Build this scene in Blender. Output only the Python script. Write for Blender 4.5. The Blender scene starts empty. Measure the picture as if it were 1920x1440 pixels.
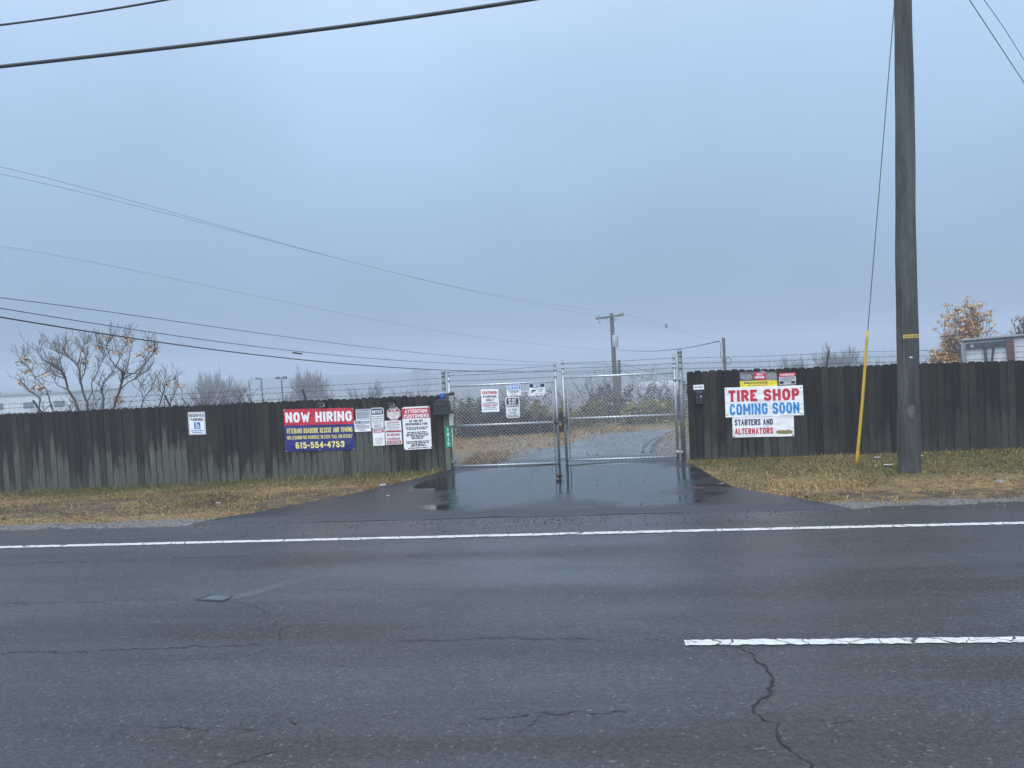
import bpy, math, random
import numpy as np

# ------------------------------------------------------------------ camera, world, sun, exposure
scn = bpy.context.scene
COL = scn.collection
YAW, PITCH, ROLL, CAMH, FPX = 6.0, 1.91, 2.75, 2.2, 1440.0
_y, _p, _r = (math.radians(v) for v in (YAW, PITCH, ROLL))
_f0 = np.array([-math.sin(_y), math.cos(_y), 0]); _r0 = np.array([math.cos(_y), math.sin(_y), 0]); _z = np.array([0, 0, 1.0])
FW = _f0*math.cos(_p) - _z*math.sin(_p); _u0 = _z*math.cos(_p) + _f0*math.sin(_p)
RT = math.cos(_r)*_r0 - math.sin(_r)*_u0; UP = math.cos(_r)*_u0 + math.sin(_r)*_r0
CP = np.array([0, 0, CAMH])
cam_d = bpy.data.cameras.new('camera'); cam = bpy.data.objects.new('camera', cam_d); COL.objects.link(cam)
cam_d.lens = 36*FPX/1920; cam_d.sensor_width = 36; cam_d.clip_start = 0.1; cam_d.clip_end = 3000
from mathutils import Matrix, Vector
M3 = Matrix(((RT[0], UP[0], -FW[0], 0), (RT[1], UP[1], -FW[1], 0), (RT[2], UP[2], -FW[2], CAMH), (0, 0, 0, 1)))
cam.matrix_world = M3
scn.camera = cam
scn.render.engine = 'CYCLES'
cy = scn.cycles
cy.use_denoising = True
try: cy.denoiser = 'OPENIMAGEDENOISE'
except Exception: pass
cy.max_bounces = 6; cy.diffuse_bounces = 2; cy.glossy_bounces = 3; cy.transparent_max_bounces = 12; cy.volume_bounces = 0
scn.view_settings.view_transform = 'Standard'; scn.view_settings.look = 'None'
scn.view_settings.exposure = 0.35; scn.view_settings.gamma = 1.0
SUN_EL, SUN_ROT = math.radians(48), math.radians(195)

world = bpy.data.worlds.new("World"); scn.world = world; world.use_nodes = True
wt = world.node_tree; wn = wt.nodes; wl = wt.links; wn.clear()
def N(t, typ, **kw):
    n = t.nodes.new(typ)
    for k, v in kw.items(): setattr(n, k, v)
    return n
w_out = N(wt, 'ShaderNodeOutputWorld'); w_bg = N(wt, 'ShaderNodeBackground'); w_bg.inputs['Strength'].default_value = 0.1
w_sky = N(wt, 'ShaderNodeTexSky', sky_type='NISHITA'); w_sky.sun_disc = False; w_sky.sun_elevation = SUN_EL; w_sky.sun_rotation = SUN_ROT
w_tc = N(wt, 'ShaderNodeTexCoord'); w_sep = N(wt, 'ShaderNodeSeparateXYZ'); wl.new(w_tc.outputs['Generated'], w_sep.inputs[0])
w_rmp = N(wt, 'ShaderNodeValToRGB'); cr = w_rmp.color_ramp            # overcast cloud deck: dim at the horizon, bright overhead
cr.elements[0].position = 0.0; cr.elements[0].color = (0.225, 0.308, 0.440, 1)
cr.elements[1].position = 1.0; cr.elements[1].color = (0.92, 1.0, 1.15, 1)
for p_, c_ in ((0.16, (0.280, 0.395, 0.548, 1)), (0.34, (0.365, 0.505, 0.695, 1)), (0.7, (0.66, 0.76, 0.94, 1))):
    e_ = cr.elements.new(p_); e_.color = c_
wl.new(w_sep.outputs[2], w_rmp.inputs[0])
w_mp = N(wt, 'ShaderNodeMapping'); w_mp.inputs['Scale'].default_value = (1.3, 1.3, 2.0); wl.new(w_tc.outputs['Generated'], w_mp.inputs[0])
w_noi = N(wt, 'ShaderNodeTexNoise'); w_noi.inputs['Scale'].default_value = 1.5; w_noi.inputs['Detail'].default_value = 4; w_noi.inputs['Roughness'].default_value = .5
wl.new(w_mp.outputs[0], w_noi.inputs['Vector'])
w_mr = N(wt, 'ShaderNodeMapRange'); w_mr.inputs[1].default_value = .3; w_mr.inputs[2].default_value = .7; w_mr.inputs[3].default_value = 9.0; w_mr.inputs[4].default_value = 10.95
wl.new(w_noi.outputs[0], w_mr.inputs[0])
w_back = N(wt, 'ShaderNodeMapRange'); w_back.inputs[1].default_value = 0.25; w_back.inputs[2].default_value = -0.7; w_back.inputs[3].default_value = 1.0; w_back.inputs[4].default_value = 2.2
wl.new(w_sep.outputs[1], w_back.inputs[0])                             # the sun's half of the cloud deck is brighter
w_m1 = N(wt, 'ShaderNodeMath', operation='MULTIPLY'); wl.new(w_mr.outputs[0], w_m1.inputs[0]); wl.new(w_back.outputs[0], w_m1.inputs[1])
w_vs = N(wt, 'ShaderNodeVectorMath', operation='SCALE'); wl.new(w_rmp.outputs[0], w_vs.inputs[0]); wl.new(w_m1.outputs[0], w_vs.inputs['Scale'])
w_mix = N(wt, 'ShaderNodeMix', data_type='RGBA'); w_mix.inputs['Factor'].default_value = 0.96
wl.new(w_sky.outputs[0], w_mix.inputs['A']); wl.new(w_vs.outputs[0], w_mix.inputs['B'])
wl.new(w_mix.outputs['Result'], w_bg.inputs['Color']); wl.new(w_bg.outputs[0], w_out.inputs['Surface'])

sun_d = bpy.data.lights.new('sun', 'SUN'); sun_d.energy = 1.5; sun_d.angle = math.radians(50); sun_d.color = (1.0, 0.97, 0.93)
sun = bpy.data.objects.new('sun', sun_d); COL.objects.link(sun)
_sd = Vector((math.sin(SUN_ROT)*math.cos(SUN_EL), math.cos(SUN_ROT)*math.cos(SUN_EL), math.sin(SUN_EL)))
sun.rotation_euler = _sd.to_track_quat('Z', 'Y').to_euler(); sun.location = (0, -20, 30)

# ------------------------------------------------------------------ measuring helpers
def ray(x, y): return FW*FPX + RT*(x-960) + UP*(720-y)
def py(x, y, Y):
    d = ray(x, y); return CP + d*(Y/d[1])
def lerp(a, b, t): return a + (b-a)*t
def sst(a, b, v):
    t = np.clip((v-a)/(b-a), 0, 1); return t*t*(3-2*t)
def zg(x, y):
    """height of the terrain"""
    x = np.asarray(x, float); y = np.asarray(y, float)
    base = np.interp(x, [-20, -12.6, -2.9, 0, 3, 30], [-.2, -.14, .03, .06, .085, .06])
    v = 0.012 + (base-0.012)*np.clip((y-10.6)/4.2, 0, 1)
    s = np.where(y > 17, -.064*(np.minimum(y, 60)-17), 0) + np.where(y > 60, -.06*(np.minimum(y, 270)-60), 0)
    r = sst(10.2, 10.55, y)
    return np.where(y < 10.2, -.06, -.06*(1-r) + v*r) + s
def gpz(x, y):
    d = ray(x, y); t = 0.001
    for k in range(4000):
        P = CP + d*t
        if P[2] < zg(P[0], P[1]): return P
        t += 0.00002 + t*.0015
    return P

def hx(s):
    v = [int(s[i:i+2], 16)/255 for i in (1, 3, 5)]
    return tuple(c/12.92 if c <= .04045 else ((c+.055)/1.055)**2.4 for c in v)

# ------------------------------------------------------------------ materials
def new_mat(name):
    m = bpy.data.materials.new(name); m.use_nodes = True
    t = m.node_tree; b = t.nodes['Principled BSDF']
    return m, t, b
def noise(t, vec, scale, detail=4, rough=.55, stretch=None):
    if stretch is not None:
        mp = N(t, 'ShaderNodeMapping'); mp.inputs['Scale'].default_value = stretch; t.links.new(vec, mp.inputs[0]); vec = mp.outputs[0]
    n = N(t, 'ShaderNodeTexNoise'); n.inputs['Scale'].default_value = scale; n.inputs['Detail'].default_value = detail; n.inputs['Roughness'].default_value = rough
    t.links.new(vec, n.inputs['Vector']); return n.outputs[0]
def ramp(t, fac, *stops):
    r = N(t, 'ShaderNodeMapRange'); r.clamp = True
    r.inputs[1].default_value, r.inputs[2].default_value, r.inputs[3].default_value, r.inputs[4].default_value = stops
    t.links.new(fac, r.inputs[0]); return r.outputs[0]
def mixc(t, fac, a, b, blend='MIX'):
    m = N(t, 'ShaderNodeMix', data_type='RGBA', blend_type=blend)
    for s, v in ((m.inputs['Factor'], fac), (m.inputs['A'], a), (m.inputs['B'], b)):
        if isinstance(v, (int, float)): s.default_value = v
        elif isinstance(v, tuple): s.default_value = (*v, 1) if len(v) == 3 else v
        else: t.links.new(v, s)
    return m.outputs['Result']
def math_(t, op, a, b=None):
    m = N(t, 'ShaderNodeMath', operation=op)
    for i, v in enumerate((a, b)):
        if v is None: continue
        if isinstance(v, (int, float)): m.inputs[i].default_value = v
        else: t.links.new(v, m.inputs[i])
    return m.outputs[0]
def bump(t, b, h, strength, dist=.01):
    n = N(t, 'ShaderNodeBump'); n.inputs['Strength'].default_value = strength; n.inputs['Distance'].default_value = dist
    t.links.new(h, n.inputs['Height']); t.links.new(n.outputs[0], b.inputs['Normal']); return n
def pos(t): return N(t, 'ShaderNodeNewGeometry').outputs['Position']
def attr(t, name): return N(t, 'ShaderNodeAttribute', attribute_name=name)

def simple(name, c1, c2=None, scale=6, rough=.6, metal=0, bmp=0, stretch=None, spec=.5, r2=None):
    m, t, b = new_mat(name)
    c2 = c2 or tuple(v*.72 for v in c1)
    f = ramp(t, noise(t, pos(t), scale, 5, .6, stretch), .3, .7, 0, 1)
    t.links.new(mixc(t, f, c1, c2), b.inputs['Base Color'])
    b.inputs['Roughness'].default_value = rough; b.inputs['Metallic'].default_value = metal; b.inputs['Specular IOR Level'].default_value = spec
    if r2 is not None: t.links.new(ramp(t, f, 0, 1, rough, r2), b.inputs['Roughness'])
    if bmp: bump(t, b, noise(t, pos(t), scale*5, 4, .6, stretch), bmp)
    return m
def coloured(name, rough=.8, spec=.25, trans=0):
    m, t, b = new_mat(name)
    a = attr(t, 'col'); f = ramp(t, noise(t, pos(t), 9, 3), .3, .7, .75, 1.2)
    v = N(t, 'ShaderNodeVectorMath', operation='SCALE'); t.links.new(a.outputs['Color'], v.inputs[0]); t.links.new(f, v.inputs['Scale'])
    t.links.new(v.outputs[0], b.inputs['Base Color']); b.inputs['Roughness'].default_value = rough; b.inputs['Specular IOR Level'].default_value = spec
    return m

def asphalt_mat(name, base, wet_lo, wet_hi, streak, agg=1.0):
    m, t, b = new_mat(name); P = pos(t)
    big = noise(t, P, .45, 4, .6); mid = noise(t, P, 1.0, 5, .65, streak)
    vor = N(t, 'ShaderNodeTexVoronoi'); vor.inputs['Scale'].default_value = 62; t.links.new(P, vor.inputs['Vector'])
    sepc = N(t, 'ShaderNodeSeparateColor'); t.links.new(vor.outputs['Color'], sepc.inputs[0])
    st = ramp(t, sepc.outputs[0], .0, 1, .35, 1.8)
    lite = ramp(t, sepc.outputs[1], .984, .99, 0, 1)
    fine = noise(t, P, 26, 6, .8)
    c = mixc(t, ramp(t, big, .3, .7, 0, 1), base, tuple(v*1.35 for v in base))
    c = mixc(t, ramp(t, mid, .35, .65, 0, .55), c, tuple(v*.62 for v in base))
    c = mixc(t, 1.0, c, mixc(t, 1.0, st, ramp(t, fine, .34, .66, .4, 1.65), 'MULTIPLY'), 'MULTIPLY')
    c = mixc(t, math_(t, 'MULTIPLY', lite, .75*agg), c, (.24, .235, .22))
    t.links.new(c, b.inputs['Base Color'])
    w = math_(t, 'MULTIPLY', ramp(t, mid, .36, .62, 0, 1), ramp(t, big, .3, .65, .5, 1))
    t.links.new(ramp(t, w, 0, 1, wet_lo, wet_hi), b.inputs['Roughness'])
    h = math_(t, 'ADD', math_(t, 'MULTIPLY', vor.outputs['Distance'], 1.2), fine)
    bump(t, b, h, .7, .009)
    b.inputs['Specular IOR Level'].default_value = .22
    cn = N(t, 'ShaderNodeBump'); cn.inputs['Strength'].default_value = .42; cn.inputs['Distance'].default_value = .007; t.links.new(h, cn.inputs['Height']); t.links.new(cn.outputs[0], b.inputs['Coat Normal'])
    t.links.new(ramp(t, w, 0, 1, 1.0, .45), b.inputs['Coat Weight']); b.inputs['Coat Roughness'].default_value = .25; b.inputs['Coat IOR'].default_value = 1.5
    return m
M = {}
M['road'] = asphalt_mat('wet_asphalt', (.0205, .0202, .0200), .32, .50, (.16, 1.1, 1), .5)
def apron_mat():
    m, t, b = new_mat('fresh_wet_asphalt'); P = pos(t)
    big = noise(t, P, .75, 5, .55, (.75, 1.0, 1)); fine = noise(t, P, 60, 4, .7)
    sep = N(t, 'ShaderNodeSeparateXYZ'); t.links.new(P, sep.inputs[0])
    # shallow standing water on the flat middle of the apron
    nx = math_(t, 'DIVIDE', math_(t, 'SUBTRACT', sep.outputs[0], -.45), 2.7); ny = math_(t, 'DIVIDE', math_(t, 'SUBTRACT', sep.outputs[1], 12.9), 2.8)
    d = math_(t, 'SQRT', math_(t, 'ADD', math_(t, 'MULTIPLY', nx, nx), math_(t, 'MULTIPLY', ny, ny)))
    wet = math_(t, 'ADD', ramp(t, d, .45, 1.1, .68, 0), ramp(t, big, .35, .7, -.1, .75))
    wet = math_(t, 'MULTIPLY', wet, ramp(t, d, .98, 1.12, 1, 0)); wet = math_(t, 'MULTIPLY', ramp(t, wet, .36, .70, 0, 1), ramp(t, math_(t, 'ADD', sep.outputs[1], math_(t, 'MULTIPLY', big, .3)), 10.85, 11.2, 0, 1))
    c = mixc(t, ramp(t, fine, .3, .7, 0, 1), (.010, .010, .0115), (.026, .026, .029))
    t.links.new(c, b.inputs['Base Color'])
    t.links.new(ramp(t, wet, 0, 1, .36, .04), b.inputs['Roughness'])
    n = bump(t, b, fine, .5, .005); t.links.new(ramp(t, wet, 0, 1, .5, .02), n.inputs['Strength'])
    return m
M['apron'] = apron_mat()
M['yard_drive'] = asphalt_mat('old_wet_asphalt', (.055, .057, .060), .22, .45, (1, .5, 1))
M['paint'] = None
def paint_mat():
    m, t, b = new_mat('chipped_road_paint'); P = pos(t)
    n1 = noise(t, P, 7, 6, .7, (1, 2.2, 1)); n2 = noise(t, P, 30, 4, .7)
    vor = N(t, 'ShaderNodeTexVoronoi', feature='DISTANCE_TO_EDGE'); vor.inputs['Scale'].default_value = 3.2
    mp = N(t, 'ShaderNodeMapping'); mp.inputs['Scale'].default_value = (1, .8, 1); t.links.new(P, mp.inputs[0])
    nz = N(t, 'ShaderNodeTexNoise'); nz.inputs['Scale'].default_value = 6; t.links.new(P, nz.inputs['Vector'])
    add = N(t, 'ShaderNodeVectorMath', operation='MULTIPLY_ADD'); t.links.new(nz.outputs['Color'], add.inputs[0]); add.inputs[1].default_value = (.18, .18, 0); t.links.new(mp.outputs[0], add.inputs[2])
    t.links.new(add.outputs[0], vor.inputs['Vector'])
    crack = ramp(t, vor.outputs['Distance'], .006, .018, 0, 1)
    keep = math_(t, 'MULTIPLY', ramp(t, math_(t, 'ADD', n1, math_(t, 'MULTIPLY', n2, .45)), .555, .60, 0, 1), crack)
    c = mixc(t, ramp(t, n2, .3, .7, 0, 1), (.66, .665, .65), (.42, .425, .41))
    t.links.new(c, b.inputs['Base Color']); b.inputs['Roughness'].default_value = .5
    t.links.new(keep, b.inputs['Alpha'])
    return m
M['paint'] = paint_mat()
def ground_mat():
    m, t, b = new_mat('verge_soil_and_straw'); P = pos(t)
    z = attr(t, 'zone'); s = N(t, 'ShaderNodeSeparateColor'); t.links.new(z.outputs['Color'], s.inputs[0])
    n1 = noise(t, P, 1.6, 6, .65); n2 = noise(t, P, 14, 6, .7); n3 = noise(t, P, 5, 5, .65, (1, 2.2, 1))
    straw = mixc(t, ramp(t, n2, .38, .62, 0, 1), (.29, .20, .08), (.09, .056, .025))
    dirt = mixc(t, ramp(t, n2, .38, .62, 0, 1), (.030, .020, .014), (.115, .080, .052))
    green = mixc(t, ramp(t, n2, .38, .62, 0, 1), (.05, .048, .016), (.16, .125, .042))
    vor = N(t, 'ShaderNodeTexVoronoi'); vor.inputs['Scale'].default_value = 30; t.links.new(P, vor.inputs['Vector'])
    sc = N(t, 'ShaderNodeSeparateColor'); t.links.new(vor.outputs['Color'], sc.inputs[0])
    grav = mixc(t, sc.outputs[0], (.20, .19, .175), (.085, .08, .074))
    def thr(ch): return ramp(t, math_(t, 'ADD', ch, math_(t, 'MULTIPLY', math_(t, 'SUBTRACT', math_(t, 'ADD', math_(t, 'MULTIPLY', n1, .5), math_(t, 'MULTIPLY', n3, .5)), .5), 1.9)), .42, .6, 0, 1)
    c = mixc(t, thr(s.outputs[2]), straw, dirt); c = mixc(t, thr(s.outputs[1]), c, green); c = mixc(t, thr(s.outputs[0]), c, grav)
    t.links.new(c, b.inputs['Base Color']); b.inputs['Roughness'].default_value = .8; b.inputs['Specular IOR Level'].default_value = .3
    bump(t, b, math_(t, 'ADD', n2, n3), .9, .03)
    return m
M['ground'] = ground_mat()
M['crack'] = simple('road_crack_shadowed_gap', (.006, .006, .007), (.012, .012, .013), 30, .7)
def fence_mat():
    m, t, b = new_mat('weathered_fence_boards')
    a = attr(t, 'board'); s = N(t, 'ShaderNodeSeparateColor'); t.links.new(a.outputs['Color'], s.inputs[0])   # R stain height, G random, B bare-wood amount
    a2 = attr(t, 'across'); sa = N(t, 'ShaderNodeSeparateColor'); t.links.new(a2.outputs['Color'], sa.inputs[0])  # R across, G height along board
    P = pos(t)
    g1 = noise(t, P, 1.0, 5, .6, (26, 26, 1.1)); g2 = noise(t, P, 1.0, 5, .7, (90, 90, 4)); n3 = noise(t, P, 2.3, 5, .65); wd = noise(t, P, 1.0, 4, .6, (16, 16, 3.2))
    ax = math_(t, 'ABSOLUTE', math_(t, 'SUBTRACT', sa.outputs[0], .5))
    edge = math_(t, 'ADD', math_(t, 'SUBTRACT', s.outputs[0], math_(t, 'MULTIPLY', ax, .26)), math_(t, 'MULTIPLY', math_(t, 'SUBTRACT', wd, .5), .75))
    bare = ramp(t, math_(t, 'SUBTRACT', edge, sa.outputs[1]), -.09, .11, 0, 1)
    bare = math_(t, 'MULTIPLY', bare, s.outputs[2])
    dark = mixc(t, ramp(t, g1, .3, .7, 0, 1), (.0090, .0078, .0065), (.031, .0265, .021))
    dark = mixc(t, math_(t, 'MULTIPLY', ramp(t, s.outputs[1], .15, 1, 0, .95), ramp(t, n3, .35, .65, .35, 1)), dark, (.062, .049, .036))
    lite = mixc(t, ramp(t, g1, .3, .7, 0, 1), (.088, .092, .072), (.150, .148, .118))
    lite = mixc(t, ramp(t, s.outputs[1], 0, 1, 0, .5), lite, (.080, .086, .066))
    c = mixc(t, bare, dark, lite)
    c = mixc(t, ramp(t, g2, .35, .65, 0, .6), c, tuple(v for v in (.012, .012, .012)))
    vor = N(t, 'ShaderNodeTexVoronoi'); vor.inputs['Scale'].default_value = 1.0; mp = N(t, 'ShaderNodeMapping'); mp.inputs['Scale'].default_value = (7.4, 0, 2.1); t.links.new(P, mp.inputs[0]); t.links.new(mp.outputs[0], vor.inputs['Vector'])
    c = mixc(t, ramp(t, vor.outputs['Distance'], .06, .10, .8, 0), c, (.010, .009, .008))
    c = mixc(t, ramp(t, ax, .44, .485, 0, .85), c, (.006, .0055, .005))  # board edges darkened in colour, standing in for gap shadows between boards
    t.links.new(c, b.inputs['Base Color']); b.inputs['Roughness'].default_value = .8; b.inputs['Specular IOR Level'].default_value = .12
    bump(t, b, math_(t, 'ADD', g1, g2), .5, .006)
    return m
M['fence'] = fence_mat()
M['rail_wood'] = simple('dark_rail_timber', (.035, .033, .03), (.02, .02, .018), 3, .8, stretch=(1, 20, 20))
M['galv'] = simple('galvanised_steel', (.42, .44, .45), (.30, .32, .33), 14, .42, .75, r2=.55)
M['galv_bright'] = simple('wet_galvanised_rail', (.62, .64, .65), (.45, .47, .48), 20, .3, .7, r2=.45)
M['galv_dull'] = simple('dull_galvanised_post', (.24, .26, .26), (.15, .165, .165), 9, .55, .5)
M['wire'] = simple('mesh_wire', (.46, .47, .48), (.34, .35, .36), 12, .45, .6)
M['barb'] = simple('rusty_barbed_wire', (.10, .10, .105), (.06, .058, .056), 12, .6, .5)
M['arm'] = simple('dark_angle_iron', (.03, .03, .032), (.02, .019, .019), 10, .6, .3)
M['chain'] = simple('chain_steel', (.05, .05, .052), (.028, .028, .03), 20, .45, .7)
M['brass'] = simple('padlock_brass', (.35, .24, .08), None, 20, .4, .8)
def pole_mat():
    m, t, b = new_mat('weathered_pole_timber'); P = pos(t)
    g = noise(t, P, 1, 6, .65, (22, 22, .9)); n = noise(t, P, 1, 5, .6, (5, 5, .8)); f = noise(t, P, 1, 4, .7, (90, 90, 5))
    c = mixc(t, ramp(t, g, .32, .68, 0, 1), (.036, .036, .033), (.092, .091, .082))
    c = mixc(t, ramp(t, n, .45, .68, 0, .7), c, (.115, .115, .105))
    c = mixc(t, ramp(t, n, .5, .3, 0, .65), c, (.018, .019, .018))
    c = mixc(t, ramp(t, f, .4, .7, 0, .6), c, (.014, .014, .014))
    t.links.new(c, b.inputs['Base Color']); b.inputs['Roughness'].default_value = .75; b.inputs['Specular IOR Level'].default_value = .35
    bump(t, b, math_(t, 'ADD', g, f), .8, .012); return m
M['pole'] = pole_mat()
M['far_pole'] = simple('grey_brown_pole_timber', (.085, .08, .07), (.05, .048, .042), 4, .85, stretch=(10, 10, 1))
M['tan_post'] = simple('tan_post_timber', (.16, .125, .10), (.10, .08, .065), 4, .85, stretch=(10, 10, 1))
M['green_post'] = simple('algae_green_timber', (.125, .145, .085), (.06, .075, .045), 5, .8, stretch=(10, 10, 1))
M['yellow'] = simple('yellow_guard_plastic', (.62, .40, .035), (.48, .29, .02), 4, .5)
M['yellow_tag'] = simple('yellow_tag_plastic', (.62, .46, .09), None, 20, .5)
M['cable'] = simple('black_cable_jacket', (.022, .023, .025), (.03, .03, .033), 5, .6)
M['cable_grey'] = simple('bare_aluminium_conductor', (.12, .125, .13), (.09, .095, .1), 5, .5, .3)
def sign_white(name, c=(.82, .815, .80)):
    m, t, b = new_mat(name); P = pos(t)
    f = noise(t, P, 5, 5, .6); d = noise(t, P, 1, 4, .6, (9, 9, 1.2))
    cc = mixc(t, ramp(t, f, .3, .7, 0, 1), c, tuple(v*.88 for v in c))
    cc = mixc(t, ramp(t, d, .56, .75, 0, .35), cc, tuple(v*.6 for v in c))
    t.links.new(cc, b.inputs['Base Color']); b.inputs['Roughness'].default_value = .35; return m
def vinyl(name, c):
    m, t, b = new_mat(name); P = pos(t)
    f = noise(t, P, 4, 5, .6)
    t.links.new(mixc(t, ramp(t, f, .3, .7, 0, 1), c, tuple(v*.85 for v in c)), b.inputs['Base Color']); b.inputs['Roughness'].default_value = .38
    bump(t, b, noise(t, P, 1, 3, .5, (3.2, 3.2, 7)), .55, .06); return m
M['white'] = sign_white('white_sign_aluminium'); M['white_vinyl'] = vinyl('white_banner_vinyl', (.84, .83, .81))
M['grey_sign'] = sign_white('faded_grey_sign', (.50, .55, .55))
M['red'] = vinyl('red_print', hx('#c4283a')); M['red_dull'] = simple('faded_red_print', hx('#b23a48'), None, 8, .4)
M['navy'] = simple('navy_print', hx('#1c2450'), None, 8, .4); M['royal'] = vinyl('deep_blue_vinyl', hx('#20266c'))
M['blue'] = simple('bright_blue_print', hx('#1f6fc0'), None, 8, .4); M['lightblue'] = vinyl('sky_blue_print', hx('#1f86c8'))
M['yellow_ink'] = simple('pale_yellow_print', hx('#f2e48a'), None, 10, .4); M['yellow_band'] = vinyl('yellow_print', hx('#ecd83a'))
M['black_ink'] = simple('black_print', (.02, .021, .024), None, 10, .4); M['grey_ink'] = simple('grey_print', (.16, .175, .19), None, 10, .45)
M['white_ink'] = simple('white_print', (.80, .81, .82), (.72, .73, .74), 10, .4)
M['green_plate'] = simple('green_reflective_sheet', hx('#128a68'), None, 8, .35)
M['olive'] = simple('olive_print', (.28, .23, .06), (.17, .14, .03), 30, .45); M['steel_print'] = simple('grey_part_print', (.33, .33, .34), (.12, .12, .13), 26, .4)
M['dark_print'] = simple('dark_photo_print', (.05, .048, .05), (.16, .15, .15), 22, .4)
M['black_plastic'] = simple('black_plastic', (.013, .014, .016), (.02, .021, .024), 9, .4); M['lamp_lens'] = simple('clear_lamp_lens', (.30, .31, .32), None, 30, .2)
M['blue_plastic'] = simple('blue_plastic', hx('#2f62b8'), None, 9, .45); M['box_grey'] = simple('pale_grey_box_paint', (.42, .44, .43), (.33, .35, .34), 9, .5)
M['bark'] = simple('grey_bark', (.085, .072, .062), (.05, .043, .038), 9, .85); M['twig'] = simple('brown_twig_bark', (.12, .088, .068), (.07, .052, .042), 9, .85)
M['leaf'] = coloured('leaf'); M['blade'] = coloured('grass_blade', .75); M['pebble'] = coloured('pebble', .6, .4)
M['wall_white'] = simple('white_metal_siding', (.55, .57, .58), (.46, .48, .49), .6, .6); M['roof_grey'] = simple('grey_roof_trim', (.20, .21, .22), None, .8, .6)
M['far_wall'] = simple('pale_far_wall', (.5, .5, .5), (.42, .42, .42), .1, .8); M['window_dark'] = simple('dark_window_glass', (.03, .035, .04), None, 1, .2)
M['trailer_white'] = simple('white_trailer_panel', (.50, .52, .54), (.42, .44, .46), 1.5, .4); M['maroon'] = simple('maroon_trailer_post', (.11, .045, .04), None, 4, .5); M['trailer_dark'] = simple('dark_trailer_band', (.045, .047, .05), None, 4, .6)
M['transformer'] = simple('light_grey_tank_paint', (.34, .37, .37), None, 3, .45); M['porcelain'] = simple('grey_porcelain', (.35, .37, .38), None, 6, .3)
M['hill'] = simple('distant_woodland', (.045, .05, .045), (.075, .07, .06), .15, .95)
M['plate'] = simple('wet_iron_plate', (.10, .105, .11), (.07, .072, .075), 12, .18, .3); M['hole'] = simple('recess_iron', (.012, .012, .013), None, 12, .5)
M['puddle'] = simple('standing_water_film', (.035, .036, .038), (.03, .031, .033), 5, .07)
M['can'] = simple('crushed_aluminium', (.30, .31, .32), (.12, .12, .125), 30, .45, .5); M['paper'] = simple('wet_white_litter', (.6, .6, .58), (.45, .44, .42), 20, .7)
M['stone'] = simple('weathered_stone', (.24, .235, .22), (.15, .145, .135), 20, .7)
M['bird'] = simple('black_feathers', (.015, .015, .017), None, 20, .6)

# ------------------------------------------------------------------ mesh helpers
ORG = {}
def org(o): return ORG.get(o.name, np.zeros(3)) if o else np.zeros(3)
def thing(name, label, cat, loc=(0, 0, 0), group=None):
    o = bpy.data.objects.new(name, None); COL.objects.link(o); o.location = tuple(float(v) for v in loc); ORG[o.name] = np.array(loc, float)
    o.empty_display_size = .1
    o['label'] = label; o['category'] = cat
    if group: o['group'] = group
    return o
def tag(o, label, cat, group=None):
    o['label'] = label; o['category'] = cat
    if group: o['group'] = group
    return o
def kind(o, k): o['kind'] = k; return o

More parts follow.
